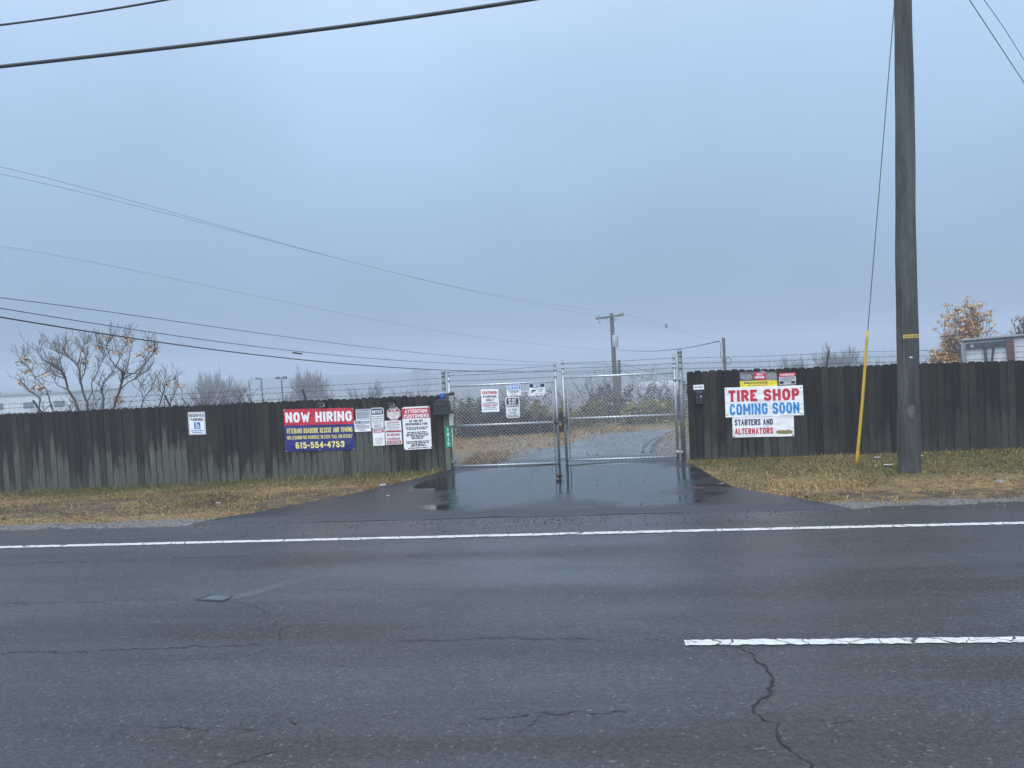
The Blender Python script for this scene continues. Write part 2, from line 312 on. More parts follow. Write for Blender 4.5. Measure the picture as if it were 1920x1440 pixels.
class MB:
    def __init__(s): s.v = []; s.f = []; s.c = []; s.attrs = {}
    def add(s, verts, faces, col=None):
        n = len(s.v); s.v.extend([tuple(map(float, p)) for p in verts]); s.f.extend([tuple(n+i for i in f) for f in faces])
        if col is not None: s.c.extend([(*col, 1.0)]*len(verts))
        return s
    def box(s, c, size, rot=None, col=None):
        c = np.array(c, float); h = np.array(size, float)/2
        P = np.array([[x, y, z] for z in (-1, 1) for y in (-1, 1) for x in (-1, 1)])*h
        if rot is not None: P = P @ np.array(rot).T
        return s.add(P+c, [(0, 2, 3, 1), (4, 5, 7, 6), (0, 1, 5, 4), (2, 6, 7, 3), (0, 4, 6, 2), (1, 3, 7, 5)], col)
    def tube(s, pts, rad, n=8, cap=True, col=None, phase=0):
        pts = np.array(pts, float); k = len(pts)
        rad = np.full(k, rad, float) if np.isscalar(rad) else np.array(rad, float)
        T = np.gradient(pts, axis=0); T /= np.linalg.norm(T, axis=1)[:, None]+1e-12
        a = np.array([0, 0, 1.0]) if abs(T[0][2]) < .9 else np.array([1.0, 0, 0])
        u = np.cross(T[0], a); u /= np.linalg.norm(u); V = []
        for i in range(k):
            u = u - T[i]*(u@T[i]); u /= np.linalg.norm(u)+1e-12; w = np.cross(T[i], u)
            for j in range(n):
                an = phase+2*math.pi*j/n; V.append(pts[i]+rad[i]*(math.cos(an)*u+math.sin(an)*w))
        F = [(i*n+j, i*n+(j+1) % n, (i+1)*n+(j+1) % n, (i+1)*n+j) for i in range(k-1) for j in range(n)]
        if cap: F += [tuple(range(n-1, -1, -1)), tuple((k-1)*n+j for j in range(n))]
        return s.add(V, F, col)
    def lathe(s, c, prof, n=14, axis='z'):
        V = []; c = np.array(c, float)
        for r, h in prof:
            for j in range(n):
                a = 2*math.pi*j/n; q = (r*math.cos(a), r*math.sin(a), h)
                if axis == 'y': q = (q[0], q[2], q[1])
                if axis == 'x': q = (q[2], q[0], q[1])
                V.append(c+np.array(q))
        k = len(prof); F = [(i*n+j, i*n+(j+1) % n, (i+1)*n+(j+1) % n, (i+1)*n+j) for i in range(k-1) for j in range(n)]
        F += [tuple(range(n-1, -1, -1)), tuple((k-1)*n+j for j in range(n))]
        return s.add(V, F)
    def build(s, name, mat, parent=None, smooth=False, bevel=0):
        me = bpy.data.meshes.new(name); O = org(parent)
        V = np.array(s.v, float).reshape(-1, 3)-O
        me.from_pydata(V.tolist(), [], s.f); me.update()
        if s.c:
            ca = me.color_attributes.new('col', 'FLOAT_COLOR', 'POINT'); ca.data.foreach_set('color', np.array(s.c, np.float32).ravel())
        for an, av in s.attrs.items():
            ca = me.color_attributes.new(an, 'FLOAT_COLOR', 'POINT'); ca.data.foreach_set('color', np.array(av, np.float32).ravel())
        if smooth: me.polygons.foreach_set('use_smooth', [True]*len(me.polygons))
        me.materials.append(mat)
        o = bpy.data.objects.new(name, me); COL.objects.link(o)
        if parent: o.parent = parent
        ORG[o.name] = O.copy()
        if bevel:
            md = o.modifiers.new('bevel', 'BEVEL'); md.width = bevel; md.segments = 2; md.limit_method = 'ANGLE'
        return o

# ------------------------------------------------------------------ block lettering (stroke glyphs, mitred ribbons)
_c = .24
_O = [(_c, 0), (1-_c, 0), (1, _c), (1, 1-_c), (1-_c, 1), (_c, 1), (0, 1-_c), (0, _c), (_c, 0)]
G = {
 'A': (1.05, [[(0, 0), (.5, 1), (1, 0)], [(.2, .3), (.8, .3)]]),
 'B': (1, [[(0, 0), (0, 1)], [(0, 1), (.75, 1), (.95, .85), (.95, .68), (.75, .53), (0, .53)], [(.1, .53), (.78, .53), (1, .37), (1, .16), (.78, 0), (0, 0)]]),
 'C': (1, [[(1, .72), (1, 1-_c), (1-_c, 1), (_c, 1), (0, 1-_c), (0, _c), (_c, 0), (1-_c, 0), (1, _c), (1, .28)]]),
 'D': (1, [[(0, 0), (0, 1), (.7, 1), (1, .75), (1, .25), (.7, 0), (0, 0)]]),
 'E': (.9, [[(1, 1), (0, 1), (0, 0), (1, 0)], [(0, .52), (.85, .52)]]),
 'F': (.85, [[(1, 1), (0, 1), (0, 0)], [(0, .5), (.85, .5)]]),
 'G': (1.05, [[(1, .72), (1, 1-_c), (1-_c, 1), (_c, 1), (0, 1-_c), (0, _c), (_c, 0), (1-_c, 0), (1, _c), (1, .48), (.6, .48)]]),
 'H': (1.05, [[(0, 0), (0, 1)], [(1, 0), (1, 1)], [(0, .5), (1, .5)]]),
 'I': (.36, [[(.5, 0), (.5, 1)]]),
 'J': (.9, [[(1, 1), (1, _c), (1-_c, 0), (_c, 0), (0, _c), (0, .35)]]),
 'K': (1, [[(0, 0), (0, 1)], [(1, 1), (.05, .42)], [(.3, .58), (1, 0)]]),
 'L': (.85, [[(0, 1), (0, 0), (1, 0)]]),
 'M': (1.3, [[(0, 0), (0, 1), (.5, .25), (1, 1), (1, 0)]]),
 'N': (1.08, [[(0, 0), (0, 1), (1, 0), (1, 1)]]),
 'O': (1.05, [_O]),
 'P': (.98, [[(0, 0), (0, 1)], [(0, 1), (.74, 1), (1, .82), (1, .62), (.74, .44), (0, .44)]]),
 'Q': (1.05, [_O, [(.6, .3), (1, 0)]]),
 'R': (1, [[(0, 0), (0, 1)], [(0, 1), (.74, 1), (1, .84), (1, .64), (.74, .48), (0, .48)], [(.5, .48), (1, 0)]]),
 'S': (1, [[(1, .74), (1, .86), (1-_c, 1), (_c, 1), (0, .86), (0, .68), (.2, .54), (.8, .46), (1, .32), (1, .14), (1-_c, 0), (_c, 0), (0, .14), (0, .26)]]),
 'T': (.95, [[(0, 1), (1, 1)], [(.5, 0), (.5, 1)]]),
 'U': (1.05, [[(0, 1), (0, _c), (_c, 0), (1-_c, 0), (1, _c), (1, 1)]]),
 'V': (1.05, [[(0, 1), (.5, 0), (1, 1)]]),
 'W': (1.45, [[(0, 1), (.25, 0), (.5, .85), (.75, 0), (1, 1)]]),
 'X': (1, [[(0, 0), (1, 1)], [(0, 1), (1, 0)]]),
 'Y': (1, [[(0, 1), (.5, .45), (1, 1)], [(.5, .45), (.5, 0)]]),
 'Z': (.95, [[(0, 1), (1, 1), (0, 0), (1, 0)]]),
 '0': (1, [_O]), '1': (.6, [[(.1, .78), (.62, 1), (.62, 0)], [(.1, 0), (1.1, 0)]]),
 '2': (1, [[(0, .74), (0, .86), (_c, 1), (1-_c, 1), (1, .86), (1, .62), (0, .0), (1, 0)]]),
 '3': (1, [[(0, .82), (_c, 1), (1-_c, 1), (1, .86), (1, .66), (.75, .53), (.4, .53)], [(.7, .53), (1, .38), (1, .14), (1-_c, 0), (_c, 0), (0, .18)]]),
 '4': (1, [[(.75, 0), (.75, 1)], [(.75, 1), (0, .3), (1, .3)]]),
 '5': (1, [[(.95, 1), (.08, 1), (.02, .55), (.3, .62), (.75, .62), (1, .46), (1, .16), (1-_c, 0), (_c, 0), (0, .17)]]),
 '6': (1, [[(.95, .9), (.74, 1), (_c, 1), (0, .8), (0, .16), (_c, 0)], [(_c, 0), (1-_c, 0), (1, .16), (1, .40), (1-_c, .54), (0, .54)]]),
 '7': (.95, [[(0, 1), (1, 1), (.35, 0)]]),
 '8': (1, [[(_c, .54), (0, .7), (0, .86), (_c, 1), (1-_c, 1), (1, .86), (1, .7), (1-_c, .54), (_c, .54)], [(_c, .54), (0, .36), (0, .15), (_c, 0), (1-_c, 0), (1, .15), (1, .36), (1-_c, .54)]]),
 '9': (1, [[(.05, .1), (.26, 0), (1-_c, 0), (1, .2), (1, .84), (1-_c, 1)], [(1-_c, 1), (_c, 1), (0, .84), (0, .6), (_c, .46), (1, .46)]]),
 '-': (.6, [[(0, .45), (1, .45)]]), ':': (.3, [[(.5, .1), (.5, .3)], [(.5, .6), (.5, .8)]]), '"': (.5, [[(.1, .7), (.1, 1)], [(.9, .7), (.9, 1)]]), '.': (.3, [[(.5, 0), (.5, .12)]]),
 ' ': (.5, []),
}
def ribbon(pts, w):
    """mitred strip of width w along a 2D polyline -> verts, quads"""
    P = np.array(pts, float); closed = len(P) > 2 and np.allclose(P[0], P[-1])
    if closed: P = P[:-1]
    k = len(P); L = []; R_ = []
    for i in range(k):
        a = P[i]-P[i-1] if (i > 0 or closed) else None; b = P[(i+1) % k]-P[i] if (i < k-1 or closed) else None
        if a is None: a = b
        if b is None: b = a
        a = a/(np.linalg.norm(a)+1e-9); b = b/(np.linalg.norm(b)+1e-9)
        na = np.array([-a[1], a[0]]); nb = np.array([-b[1], b[0]]); m = na+nb; l = np.linalg.norm(m)
        m = nb if l < 1e-6 else m/l
        s = 1/max(m@nb, .55); L.append(P[i]+m*s*w/2); R_.append(P[i]-m*s*w/2)
    V = L+R_; F = [(i, (i+1) % k, k+(i+1) % k, k+i)[::-1] for i in range(k if closed else k-1)]
    return V, F
def split(P):
    """break a stroke where it folds back sharply"""
    out = []; a = 0
    for i in range(1, len(P)-1):
        u = np.subtract(P[i], P[i-1]); v = np.subtract(P[i+1], P[i])
        if u@v < -.12*np.linalg.norm(u)*np.linalg.norm(v): out.append((a, i)); a = i
    return out+[(a, len(P)-1)]
def letters(s, x0, z0, x1, z1, weight):
    """strokes of a text line fitted to a box -> list of (verts2d, faces)"""
    H = z1-z0; adv = [G[ch][0] for ch in s]; gap = .19
    tot = sum(adv)+gap*(len(s)-1); u = (x1-x0)/tot; out = []; x = x0
    for ch, a in zip(s, adv):
        cw = a*u; w = min(weight*H, .37*u); wx = min(w, cw*.9)
        for st in G[ch][1]:
            if a == .36: pts = [(x+cw/2, z0+w/2), (x+cw/2, z1-w/2)]; st = [(.5, 0), (.5, 1)]
            else: pts = [(x+wx/2+gx*(cw-wx), z0+w/2+gz*(H-w)) for gx, gz in st]
            for i0, i1 in split(pts):
                q = [np.array(p) for p in pts[i0:i1+1]]; g = st[i0:i1+1]
                if not (g[0] == g[-1] and len(g) > 2):
                    for i, j in ((0, 1), (-1, -2)):
                        d = q[i]-q[j]; d = d/(np.linalg.norm(d)+1e-9); e = 0
                        if g[i][1] in (0, 1) and abs(d[1]) > .5: e = w/2*(1-abs(d[0])*.75)/abs(d[1])
                        elif g[i][0] in (0, 1) and abs(d[0]) > .5: e = wx/2
                        q[i] = q[i]+d*e
                dg = len(q) == 2 and abs(g[0][0]-g[1][0]) > .15 and abs(g[0][1]-g[1][1]) > .3 and ch in 'NMWAVKXZ'
                out.append(ribbon(q, w*(.78 if dg else 1)))
        x += cw+gap*u
    return out

class Sign:
    """flat sign on a wall plane, drawn in u (right) / v (down) between four measured corners"""
    def __init__(s, name, label, cat, px, Y, mat, th=.008, group=None, rnd=0):
        s.P = [py(x, y, Y) for x, y in px]; s.Y = Y; s.th = th; s.layer = 0
        c = sum(s.P)/4
        s.root = thing(name, label, cat, (c[0], Y, c[2]), group)
        s.W = np.linalg.norm(s.P[1]-s.P[0]); s.H = np.linalg.norm(s.P[3]-s.P[0])
        s.poly([(0, 0), (1, 0), (1, 1), (0, 1)] if not rnd else s.round(0, 0, 1, 1, rnd), mat, 'panel', th, 0)
    def round(s, u0, v0, u1, v1, r):
        ru, rv = r/s.W, r/s.H; o = []
        for cx, cy_, a0 in ((u1-ru, v0+rv, -90), (u1-ru, v1-rv, 0), (u0+ru, v1-rv, 90), (u0+ru, v0+rv, 180)):
            for k in range(5):
                a = math.radians(a0+k*22.5); o.append((cx+ru*math.cos(a), cy_+rv*math.sin(a)))
        return o
    def m(s, u, v, y):
        a, b, c, d = s.P; p = (a*(1-u)+b*u)*(1-v)+(d*(1-u)+c*u)*v; return (p[0], s.Y-y, p[2])
    def poly(s, uv, mat, name, th=.0015, y0=None):
        y0 = s.th+.0025*s.layer if y0 is None else y0
        mb = MB(); k = len(uv); A = [s.m(u, v, y0) for u, v in uv]; B = [s.m(u, v, y0+th) for u, v in uv]
        mb.add(A+B, [tuple(range(k, 2*k))[::-1]]+[(i, (i+1) % k, k+(i+1) % k, k+i)[::-1] for i in range(k)])
        return mb.build(name, mat, s.root)
    def band(s, u0, v0, u1, v1, mat, name='band', rnd=0):
        s.layer += 0; return s.poly([(u0, v0), (u1, v0), (u1, v1), (u0, v1)] if not rnd else s.round(u0, v0, u1, v1, rnd), mat, name, .002, s.th)
    def text(s, lines, mat, name='lettering', weight=.19, y=.0045):
        mb = MB(); k = 0
        for txt, u0, v0, u1, v1 in lines:
            for V, F in letters(txt, u0*s.W, -v1*s.H, u1*s.W, -v0*s.H, weight):
                k += 1; mb.add([s.m(x/s.W, -z/s.H, s.th+y+.00012*(k % 9)) for x, z in V], F)
        return mb.build(name, mat, s.root)
    def fine(s, rows, mat, name='small_print', seed=1):
        """rows of small print, too small to read in the photograph, as word-length strokes"""
        rg = random.Random(seed); mb = MB()
        for u0, u1, v, h in rows:
            u = u0
            while u < u1-.01:
                l = min(rg.uniform(.05, .15), u1-u)
                mb.add([s.m(u, v, s.th+.0045), s.m(u+l, v, s.th+.0045), s.m(u+l, v+h, s.th+.0045), s.m(u, v+h, s.th+.0045)], [(3, 2, 1, 0)])
                u += l+.025
        return mb.build(name, mat, s.root)
    def frame(s, inset, w, mat, name='border', rnd=0):
        iu, iv, wu, wv = inset/s.W, inset/s.H, w/s.W, w/s.H
        o = s.round(iu, iv, 1-iu, 1-iv, rnd or .001); i_ = s.round(iu+wu, iv+wv, 1-iu-wu, 1-iv-wv, max((rnd or .001)-w, .0008)); k = len(o)
        mb = MB(); mb.add([s.m(u, v, s.th+.0035) for u, v in o]+[s.m(u, v, s.th+.0035) for u, v in i_], [(a, (a+1) % k, k+(a+1) % k, k+a)[::-1] for a in range(k)])
        return mb.build(name, mat, s.root)
    def grommets(s, uv, mat):
        for u, v in uv:
            mb = MB(); c = s.m(u, v, s.th); mb.lathe((c[0], c[1]-.004, c[2]), [(.014, -.001), (.014, .003), (.008, .0035)], 10, 'y'); mb.build('grommet', mat, s.root)

# ================================================================== SETTING
rng = np.random.default_rng(7); rnd = random.Random(11)
def vnoise(x, y, s, seed=0):
    """cheap smooth value noise for terrain zones"""
    x = np.asarray(x)*s; y = np.asarray(y)*s; xi = np.floor(x).astype(int); yi = np.floor(y).astype(int); fx = x-xi; fy = y-yi
    fx = fx*fx*(3-2*fx); fy = fy*fy*(3-2*fy)
    def hsh(a, b): return np.modf(np.abs(np.sin(a*127.1+b*311.7+seed*74.7)*43758.5453))[0]
    return (hsh(xi, yi)*(1-fx)+hsh(xi+1, yi)*fx)*(1-fy)+(hsh(xi, yi+1)*(1-fx)+hsh(xi+1, yi+1)*fx)*fy
def bell(v, a, b, f): return sst(a-f, a+f, v)*(1-sst(b-f, b+f, v))

xs = np.concatenate([np.linspace(-860, -40, 22), np.linspace(-36, -18, 12), np.arange(-17, 13, .16), np.linspace(14, 30, 10), np.linspace(40, 760, 22)])
ys = np.concatenate([np.linspace(-80, -20, 5), np.linspace(-12, 9.6, 8), np.arange(10.0, 17, .12), np.arange(17.1, 46, .3), np.linspace(48, 100, 16), np.linspace(110, 720, 28)])
X, Y = np.meshgrid(xs, ys); Z = zg(X, Y)
rough = bell(Y, 10.5, 14.9, .15)+bell(Y, 17, 60, 1)
Z = Z+rough*(.030*(vnoise(X, Y, 1.3, 1)-.5)+.022*(vnoise(X, Y, 3.1, 2)-.5))
_al = np.array([(10.2, -5.9), (10.7, -5.6), (11.2, -5.05), (11.76, -4.6), (12.47, -4.12), (13.26, -3.6), (14.1, -3.12), (15.3, -2.7)]); _ar = np.array([(10.2, 3.3), (10.55, 3.1), (11.46, 2.32), (12.06, 1.98), (12.83, 1.82), (14.01, 1.7), (15.3, 1.5)])
Z = Z-.07*((Y > 10.15) & (Y < 15.5) & (X > np.interp(Y, _al[:, 0], _al[:, 1])) & (X < np.interp(Y, _ar[:, 0], _ar[:, 1])))   # sub-base dug out for the apron
left = X < -1
Gz = np.where(left, .75*bell(Y, 14.0, 15.3, .5)+.30*bell(Y, 13.0, 14.3, .5), .12+.5*bell(Y, 12.6, 15, .7)+.25*sst(3, 8, X)*bell(Y, 11.6, 15, .4))
Bz = np.where(left, .56*bell(Y, 11.2, 13.6, .5), .55*bell(Y, 10.5, 11.7, .4)+.35*bell(Y, 14.2, 15, .3))
Rz = bell(Y, 9, 10.95, .25)*np.where(left, .85, .72)
yard = Y > 15.4
Rz = np.where(yard, .62*bell(Y, 15.4, 19.5, .8)*sst(-6, -2.5, X)+.75*bell(Y, 22, 29, 2)*sst(-1.2, .3, X)+.5*bell(Y, 15.4, 24, 1)*sst(.8, 1.8, X), Rz)
Gz = np.where(yard, .25+.35*sst(28, 34, Y), Gz); Bz = np.where(yard, .30, Bz)
n = len(xs); mb = MB()
mb.add(np.stack([X, Y, Z], -1).reshape(-1, 3), [(j*n+i, j*n+i+1, (j+1)*n+i+1, (j+1)*n+i) for j in range(len(ys)-1) for i in range(n-1)])
mb.attrs['zone'] = np.stack([Rz, Gz, Bz, np.ones_like(Rz)], -1).reshape(-1, 4)
kind(mb.build('ground', M['ground'], smooth=True), 'structure')

def sheet(name, mat, Yl, xl, xr, zf, nx=30):
    """strip along Y between two edges with closed skirts at its rim"""
    mb = MB(); V = []
    for y in Yl:
        a, b = xl(y), xr(y)
        for i in range(nx+1):
            x = lerp(a, b, i/nx); V.append((x, y, zf(x, y)))
    k = len(Yl); w = nx+1; F = [(j*w+i, j*w+i+1, (j+1)*w+i+1, (j+1)*w+i) for j in range(k-1) for i in range(nx)]
    mb.add(V, F)
    rim = [i for i in range(w)]+[j*w+nx for j in range(1, k)]+[(k-1)*w+i for i in range(nx-1, -1, -1)]+[j*w for j in range(k-2, 0, -1)]
    m = len(rim); mb.add([V[i] for i in rim]+[(V[i][0], V[i][1], V[i][2]-.12) for i in rim], [(i, (i+1) % m, m+(i+1) % m, m+i)[::-1] for i in range(m)])
    return kind(mb.build(name, mat, smooth=False), 'structure')
# the road: one wide sheet with a frayed far edge tucked under the verge
mb = MB(); rx = np.concatenate([np.linspace(-160, -16, 10), np.arange(-15, 12, .25), np.linspace(13, 160, 10)])
far = 10.62+.10*(vnoise(rx, rx*0, .9, 5)-.5)+.06*(vnoise(rx, rx*0, 3.7, 6)-.5)
rows = [np.full_like(rx, v) for v in (-14, -4, 2, 6, 9)]+[far]
V = [(x, r[i], .004) for r in rows for i, x in enumerate(rx)]; k = len(rx)
mb.add(V, [(j*k+i, j*k+i+1, (j+1)*k+i+1, (j+1)*k+i) for j in range(len(rows)-1) for i in range(k-1)])
kind(mb.build('road', M['road']), 'structure')
# fresh asphalt apron in front of the gate, then the older drive inside the yard
AL = [(10.40, -6.0), (10.7, -5.75), (11.2, -5.2), (11.76, -4.75), (12.47, -4.27), (13.26, -3.76), (14.1, -3.28), (14.6, -3.02), (15.3, -2.8), (15.75, -2.6)]
AR = [(10.36, 3.45), (10.55, 3.25), (10.88, 2.93), (11.46, 2.47), (12.06, 2.1), (12.83, 1.94), (14.01, 1.82), (15.3, 1.62), (15.75, 1.45)]
def ep(T): a = np.array(T); return lambda y: float(np.interp(y, a[:, 0], a[:, 1]))
lipn = lambda x: 10.50-.10*abs((x+1.3)/4.6)**2+.03*math.sin(x*3.1)+.02*math.sin(x*7.7)
mb = MB(); V = []; nx = 48; vs = np.concatenate([np.linspace(0, .07, 8), np.linspace(.09, 1, 32)])
for v in vs:
    for i in range(nx+1):
        y_ = lerp(10.4, 15.75, v)
        x_ = lerp(ep(AL)(y_), ep(AR)(y_), i/nx)
        y_ = lerp(lipn(x_), 15.75, v)
        e = min(i, nx-i)/nx
        V.append((x_, y_, float(zg(x_, y_))*.55*(1-v)+float(zg(x_, y_))*v + (.006+.040*float(sst(0, .062, v)))*(.55+.45*min(1, e*14))+.006*math.sin(x_*1.7+y_*.9)*min(1, v*12)))
w = nx+1; k = len(vs); mb.add(V, [(j*w+i, j*w+i+1, (j+1)*w+i+1, (j+1)*w+i) for j in range(k-1) for i in range(nx)])
rim = list(range(w))+[j*w+nx for j in range(1, k)]+[(k-1)*w+i for i in range(nx-1, -1, -1)]+[j*w for j in range(k-2, 0, -1)]
m_ = len(rim); mb.add([V[i] for i in rim]+[(V[i][0], V[i][1], V[i][2]-.12) for i in rim], [(i, (i+1) % m_, m_+(i+1) % m_, m_+i)[::-1] for i in range(m_)])
kind(mb.build('driveway', M['apron'], smooth=True), 'structure')
sheet('yard_drive', M['yard_drive'], np.linspace(15.4, 27.5, 40), ep([(15.3, -2.0), (16.2, -1.62), (18, -1.15), (20, -.75), (22, -.35), (24.5, .35), (27.5, 1.8)]), ep([(15.3, 1.2), (17, 1.22), (19, 1.45), (21, 1.72), (24, 2.15), (27.5, 2.9)]), lambda x, y: float(zg(x, y))+.030+(0 if y > 15.8 else -.02), 24)
# the ridge of black sealant ruts on the yard drive
for dx in (0, .17):
    mb = MB(); pts = [(x+dx, y, float(zg(x, y))+.036) for x, y in ((.98, 16.2), (1.08, 17.4), (1.28, 19), (1.52, 20.6), (1.75, 21.8))]
    V = []
    for p in pts: V += [(p[0]-.035, p[1], p[2]), (p[0]+.035, p[1], p[2]), (p[0], p[1], p[2]+.02)]
    mb.add(V, [(3*i, 3*i+3, 3*i+5, 3*i+2) for i in range(4)]+[(3*i+2, 3*i+5, 3*i+4, 3*i+1) for i in range(4)])
    kind(mb.build('tyre_rut', M['apron']), 'structure')
# painted lines
def strip(name, x0, x1, y, wdt, mat, z=.009, step=.035, jag=.009):
    xs_ = np.arange(x0, x1, step); V = []
    for x in xs_:
        V += [(x, y-wdt/2+jag*rnd.uniform(-1, 1), z), (x, y+wdt/2+jag*rnd.uniform(-1, 1), z)]
    mb = MB(); mb.add(V, [(2*i, 2*i+2, 2*i+3, 2*i+1) for i in range(len(xs_)-1)]); return kind(mb.build(name, mat), 'structure')
strip('edge_line', -60, 60, 9.42, .115, M['paint'])
strip('lane_line', .60, 3.75, 5.79, .105, M['paint'], jag=.010); strip('lane_line', 12.75, 15.8, 5.79, .105, M['paint']); strip('lane_line', -14.6, -11.55, 5.79, .105, M['paint'])
# cracks
def crack(path, wd, seed, gaps=0.0, dens=.035):
    rg = random.Random(seed); P = []
    for (x0, y0), (x1, y1) in zip(path[:-1], path[1:]):
        k = max(2, int(math.hypot(x1-x0, y1-y0)/dens)); P += [(lerp(x0, x1, i/k), lerp(y0, y1, i/k)) for i in range(k)]
    P.append(path[-1]); jx = jy = 0; V = []; F = []; prev = False; on = True
    for i, (x, y) in enumerate(P):
        jx = jx*.62+rg.gauss(0, .015); jy = jy*.62+rg.gauss(0, .015)
        if rg.random() < .12: on = rg.random() > gaps
        ww = .72*wd*rg.uniform(.2, 1.5)*(min(1, i/4)*min(1, (len(P)-1-i)/4)*.9+.1)
        dx, dy = (P[min(i+1, len(P)-1)][0]-P[max(i-1, 0)][0], P[min(i+1, len(P)-1)][1]-P[max(i-1, 0)][1]); l = math.hypot(dx, dy)+1e-9
        nx_, ny_ = -dy/l, dx/l; V += [(x+jx+nx_*ww/2, y+jy+ny_*ww/2, .0075), (x+jx-nx_*ww/2, y+jy-ny_*ww/2, .0075)]
        if i and on and prev: F.append((2*i-2, 2*i-1, 2*i+1, 2*i))
        prev = on
    mb = MB(); mb.add(V, F); kind(mb.build('road_crack', M['crack']), 'structure')
crack([(.98, 5.72), (1.06, 5.45), (1.12, 5.2), (1.02, 4.95), (.86, 4.65), (.95, 4.5), (.97, 4.27), (1.06, 4.02), (1.15, 3.7)], .024, 1)
crack([(1.10, 5.25), (1.0, 5.0), (.90, 4.72)], .010, 21, .4); crack([(1.04, 4.1), (1.25, 3.95), (1.4, 3.8)], .008, 31, .3)
crack([(.86, 4.63), (.52, 4.66), (.1, 4.62), (-.3, 4.66), (-.62, 4.6), (-.9, 4.5)], .014, 2, .12); crack([(-.3, 4.64), (-.5, 4.5), (-.62, 4.38)], .008, 3, .3)
crack([(-9, 5.62), (-6.5, 5.68), (-4.9, 5.71), (-3.8, 5.75), (-2.4, 5.86), (-.7, 5.92), (.58, 5.86)], .015, 4, .14); crack([(-3.4, 5.45), (-2.9, 5.6), (-2.3, 5.84)], .008, 5, .3)
crack([(-6.4, 6.95), (-5.4, 7.0), (-4.4, 7.05), (-3.95, 7.1)], .011, 6, .25); crack([(-3.5, 6.97), (-3.15, 6.75), (-2.85, 6.5), (-2.75, 6.2), (-2.62, 5.85)], .009, 7, .3); crack([(-3.3, 7.2), (-2.2, 7.3), (-1.2, 7.2)], .008, 22, .5)
crack([(-8.5, 8.5), (-5.5, 8.6), (-4.6, 8.68), (-3.2, 8.78), (-2, 8.8)], .015, 8, .3); crack([(-2.15, 3.95), (-1.9, 4.2), (-1.85, 4.45), (-1.98, 4.6)], .015, 9, .15); crack([(-2.9, 4.5), (-2.4, 4.42), (-1.98, 4.45)], .010, 41, .35); crack([(3.4, 5.0), (2.6, 4.75), (1.9, 4.7), (1.2, 4.5)], .009, 42, .5)
crack([(-.1, 7.5), (.08, 7.2), (.0, 6.9), (.35, 6.75)], .009, 12, .35); crack([(1.4, 7.5), (1.55, 7.2), (1.75, 7.0)], .010, 23, .3); crack([(.0, 6.9), (1.4, 6.95), (2.9, 7.0)], .007, 24, .55)
# wet streak, its sky sheen painted as paler colour, off the sunken cover, thinning out to nothing at its rim
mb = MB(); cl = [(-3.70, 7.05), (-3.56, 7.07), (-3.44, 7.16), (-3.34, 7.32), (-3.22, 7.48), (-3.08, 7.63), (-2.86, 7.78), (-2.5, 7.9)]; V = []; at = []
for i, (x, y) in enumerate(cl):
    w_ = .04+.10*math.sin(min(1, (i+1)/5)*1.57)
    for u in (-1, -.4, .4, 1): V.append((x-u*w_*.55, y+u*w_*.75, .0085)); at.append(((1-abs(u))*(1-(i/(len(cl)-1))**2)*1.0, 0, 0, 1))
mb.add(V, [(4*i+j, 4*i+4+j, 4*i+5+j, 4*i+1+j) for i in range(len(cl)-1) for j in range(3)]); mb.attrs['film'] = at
m_, t_, b_ = new_mat('painted_sky_sheen'); b_.inputs['Base Color'].default_value = (.10, .10, .098, 1); b_.inputs['Roughness'].default_value = .3; b_.inputs['Coat Weight'].default_value = 1; b_.inputs['Coat Roughness'].default_value = .2
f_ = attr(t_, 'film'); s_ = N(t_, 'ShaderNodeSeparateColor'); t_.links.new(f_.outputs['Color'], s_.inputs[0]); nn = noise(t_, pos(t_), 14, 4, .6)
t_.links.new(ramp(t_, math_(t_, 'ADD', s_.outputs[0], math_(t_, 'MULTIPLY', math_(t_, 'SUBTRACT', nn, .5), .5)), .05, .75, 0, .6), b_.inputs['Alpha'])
kind(mb.build('sky_sheen_streak', m_), 'structure')
# loose chippings along the lip, gravel at the road edge
def bits(name, pts, smin, smax, cols, zf):
    mb = MB()
    for x, y in pts:
        s = rnd.uniform(smin, smax); z = zf(x, y); a = rnd.uniform(0, 6.28); c = rnd.choice(cols); h = s*rnd.uniform(.4, .9); q = [(x+s*rnd.uniform(.6, 1.1)*math.cos(a+k*1.257), y+s*rnd.uniform(.6, 1.1)*math.sin(a+k*1.257), z) for k in range(5)]
        t_ = [(x+.5*(p[0]-x), y+.5*(p[1]-y), z+h) for p in q]
        mb.add(q+t_, [(i, (i+1) % 5, 5+(i+1) % 5, 5+i) for i in range(5)]+[(5, 6, 7, 8, 9)], c)
    return kind(mb.build(name, M['pebble']), 'stuff')
bits('asphalt_crumbs', [(rnd.uniform(-5.2, 3), 10.5-abs(rnd.gauss(0, .42))) for k in range(560)]+[(rnd.gauss(-.9, .5), 10.25+rnd.gauss(0, .12)) for k in range(90)], .006, .015, [(.016, .016, .018), (.03, .03, .032), (.06, .06, .06)], lambda x, y: .004)
bits('asphalt_crumbs', [(rnd.uniform(-4, 2), rnd.uniform(10.7, 15.2)) for k in range(130)], .006, .017, [(.016, .016, .018), (.05, .045, .04), (.09, .07, .05)], lambda x, y: float(zg(x, y))+.038)
bits('roadside_gravel', [(rnd.uniform(-13, -4.4), 10.62+rnd.gauss(0, .22)) for k in range(1100)]+[(rnd.uniform(2.6, 9), 10.6+rnd.gauss(0, .13)) for k in range(420)], .005, .017, [(.10, .098, .092), (.06, .057, .053), (.035, .034, .032), (.15, .145, .135)], lambda x, y: max(.004, float(zg(x, y))))
